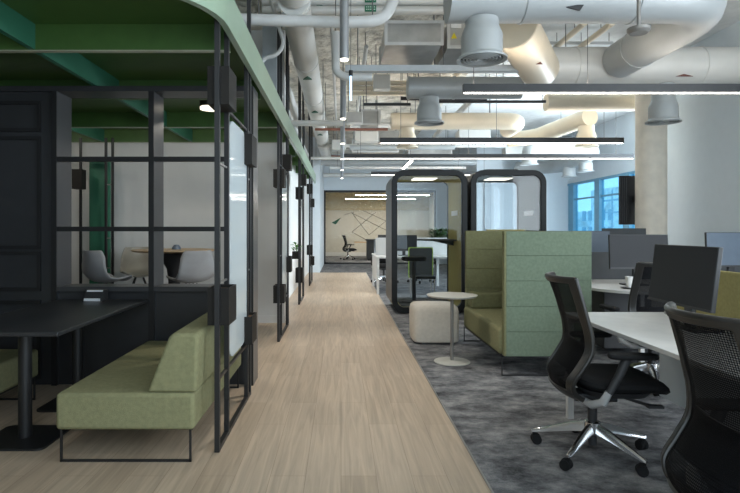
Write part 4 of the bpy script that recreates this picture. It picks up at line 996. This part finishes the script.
# cylinder pendants over the corridor
base = None
nm = ['nearest', 'second', 'third', 'fourth', 'fifth', 'sixth']
for k, y in enumerate((5.04, 7.75, 10.0, 12.2, 14.5, 16.8)):
    lb = nm[k] + ' cylinder pendant lamp in the row over the wood corridor'
    if base is None:
        t = thing('pendant_lamp', lb, 'ceiling light', (0.03, y, 2.88), 0, 'cylinder pendants over the corridor')
        obj('housing', MB().cyl(0.03, y, 2.885, 3.46, 0.042, 24), 'pendant', t)
        obj('lens', MB().cyl(0.03, y, 2.875, 2.884, 0.036, 20), 'spot', t)
        obj('suspension', MB().cyl(0.03, y, 3.46, SLAB, 0.006, 8), 'cable', t)
        base = t
    else: place(base, (0.03, y, 2.88), 0, lb)
    L = bpy.data.lights.new('corridor_spot', 'SPOT'); L.energy = 95; L.spot_size = math.radians(85); L.spot_blend = 0.6; L.color = (1, 0.93, 0.83); L.shadow_soft_size = 0.01
    lo = bpy.data.objects.new('corridor_spot', L); C.objects.link(lo); lo.location = (0.03, y, 2.86)
t = thing('hanging_tube', 'thin blue white hanging tube with a black socket by the nearest pendant', 'tube light', (0.11, 5.9, 2.7))
obj('socket', MB().cyl(0.105, 5.9, 2.97, 3.03, 0.022, 12), 'black', t)
obj('tube', MB().cyl(0.105, 5.9, 2.71, 2.97, 0.012, 12), 'cyan', t)
obj('wire', MB().cyl(0.105, 5.9, 3.03, SLAB, 0.003, 6), 'cable', t)
t = thing('ceiling_sensor', 'round grey disc sensor on a rod before the largest duct', 'sensor', (2.49, 4.6, 2.98))
obj('disc', MB().lathe([(0, 2.965), (0.07, 2.965), (0.09, 2.985), (0.09, 3.01), (0.03, 3.03), (0, 3.03)], 2.49, 4.6, 28), 'greypole', t)
obj('rod', MB().cyl(2.49, 4.6, 3.03, SLAB, 0.016, 12), 'greypole', t)

# ================================================================== LIGHT
def area(x, y, z, sx, sy, e, col, rot=(0, 0, 0)):
    L = bpy.data.lights.new('daylight_fill', 'AREA'); L.shape = 'RECTANGLE'; L.size = sx; L.size_y = sy; L.energy = e; L.color = col
    o = bpy.data.objects.new('daylight_fill', L); C.objects.link(o); o.location = (x, y, z); o.rotation_euler = rot
    return o
L = bpy.data.lights.new('booth_spot', 'SPOT'); L.energy = 22; L.spot_size = math.radians(150); L.color = (1, 0.92, 0.8); L.shadow_soft_size = 0.01
o = bpy.data.objects.new('booth_spot', L); C.objects.link(o); o.location = (-1.32, 5.55, 2.48)
for x, y in ((-3.9, 6.0),):  # extra downlight added out of view to brighten the meeting booth
    t = thing('ceiling_downlight', 'added fill downlight, out of view at far left of meeting booth', 'ceiling light', (x, y, 2.7))
    obj('housing', MB().cyl(x, y, 2.665, 2.73, 0.06, 20), 'black', t)
    obj('lens', MB().cyl(x, y, 2.655, 2.664, 0.05, 20), 'warm', t)
    L = bpy.data.lights.new('booth_spot', 'SPOT'); L.energy = 10; L.spot_size = math.radians(150); L.color = (1, 0.93, 0.84); L.shadow_soft_size = 0.01
    o = bpy.data.objects.new('booth_spot', L); C.objects.link(o); o.location = (x, y, 2.64)
# added fill lights standing for daylight, at unseen added windows behind and right
area(3.0, -0.99, 2.2, 8.0, 3.2, 155, (0.92, 0.96, 1.0), (math.radians(90), 0, 0))
area(5.39, 1.5, 2.15, 3.0, 3.2, 200, (0.88, 0.94, 1.0), (math.radians(90), 0, math.radians(90)))
area(6.98, 10.7, 1.81, 2.6, 1.8, 600, (0.80, 0.92, 1.0), (math.radians(90), 0, math.radians(90)))

w = bpy.data.worlds.new('World'); scene.world = w; w.use_nodes = True
nt = w.node_tree; nt.nodes.clear()
out = nt.nodes.new('ShaderNodeOutputWorld'); bg = nt.nodes.new('ShaderNodeBackground')
bg.inputs['Color'].default_value = (0.37, 0.68, 0.88, 1); bg.inputs['Strength'].default_value = 1.5
nt.links.new(bg.outputs[0], out.inputs['Surface'])

# ================================================================== CAMERA
cam = bpy.data.cameras.new('Camera'); co = bpy.data.objects.new('Camera', cam); C.objects.link(co)
cam.sensor_width = 36; cam.lens = 550 / 740 * 36; cam.shift_x = 29 / 740; cam.shift_y = -17.5 / 740
cam.clip_start = 0.05; cam.clip_end = 200
co.location = (0, 0, 1.33); co.rotation_euler = (PI / 2, 0, 0)
scene.camera = co
scene.view_settings.view_transform = 'Standard'; scene.view_settings.look = 'None'; scene.view_settings.gamma = 1
scene.view_settings.use_curve_mapping = False
scene.view_settings.exposure = 0.3
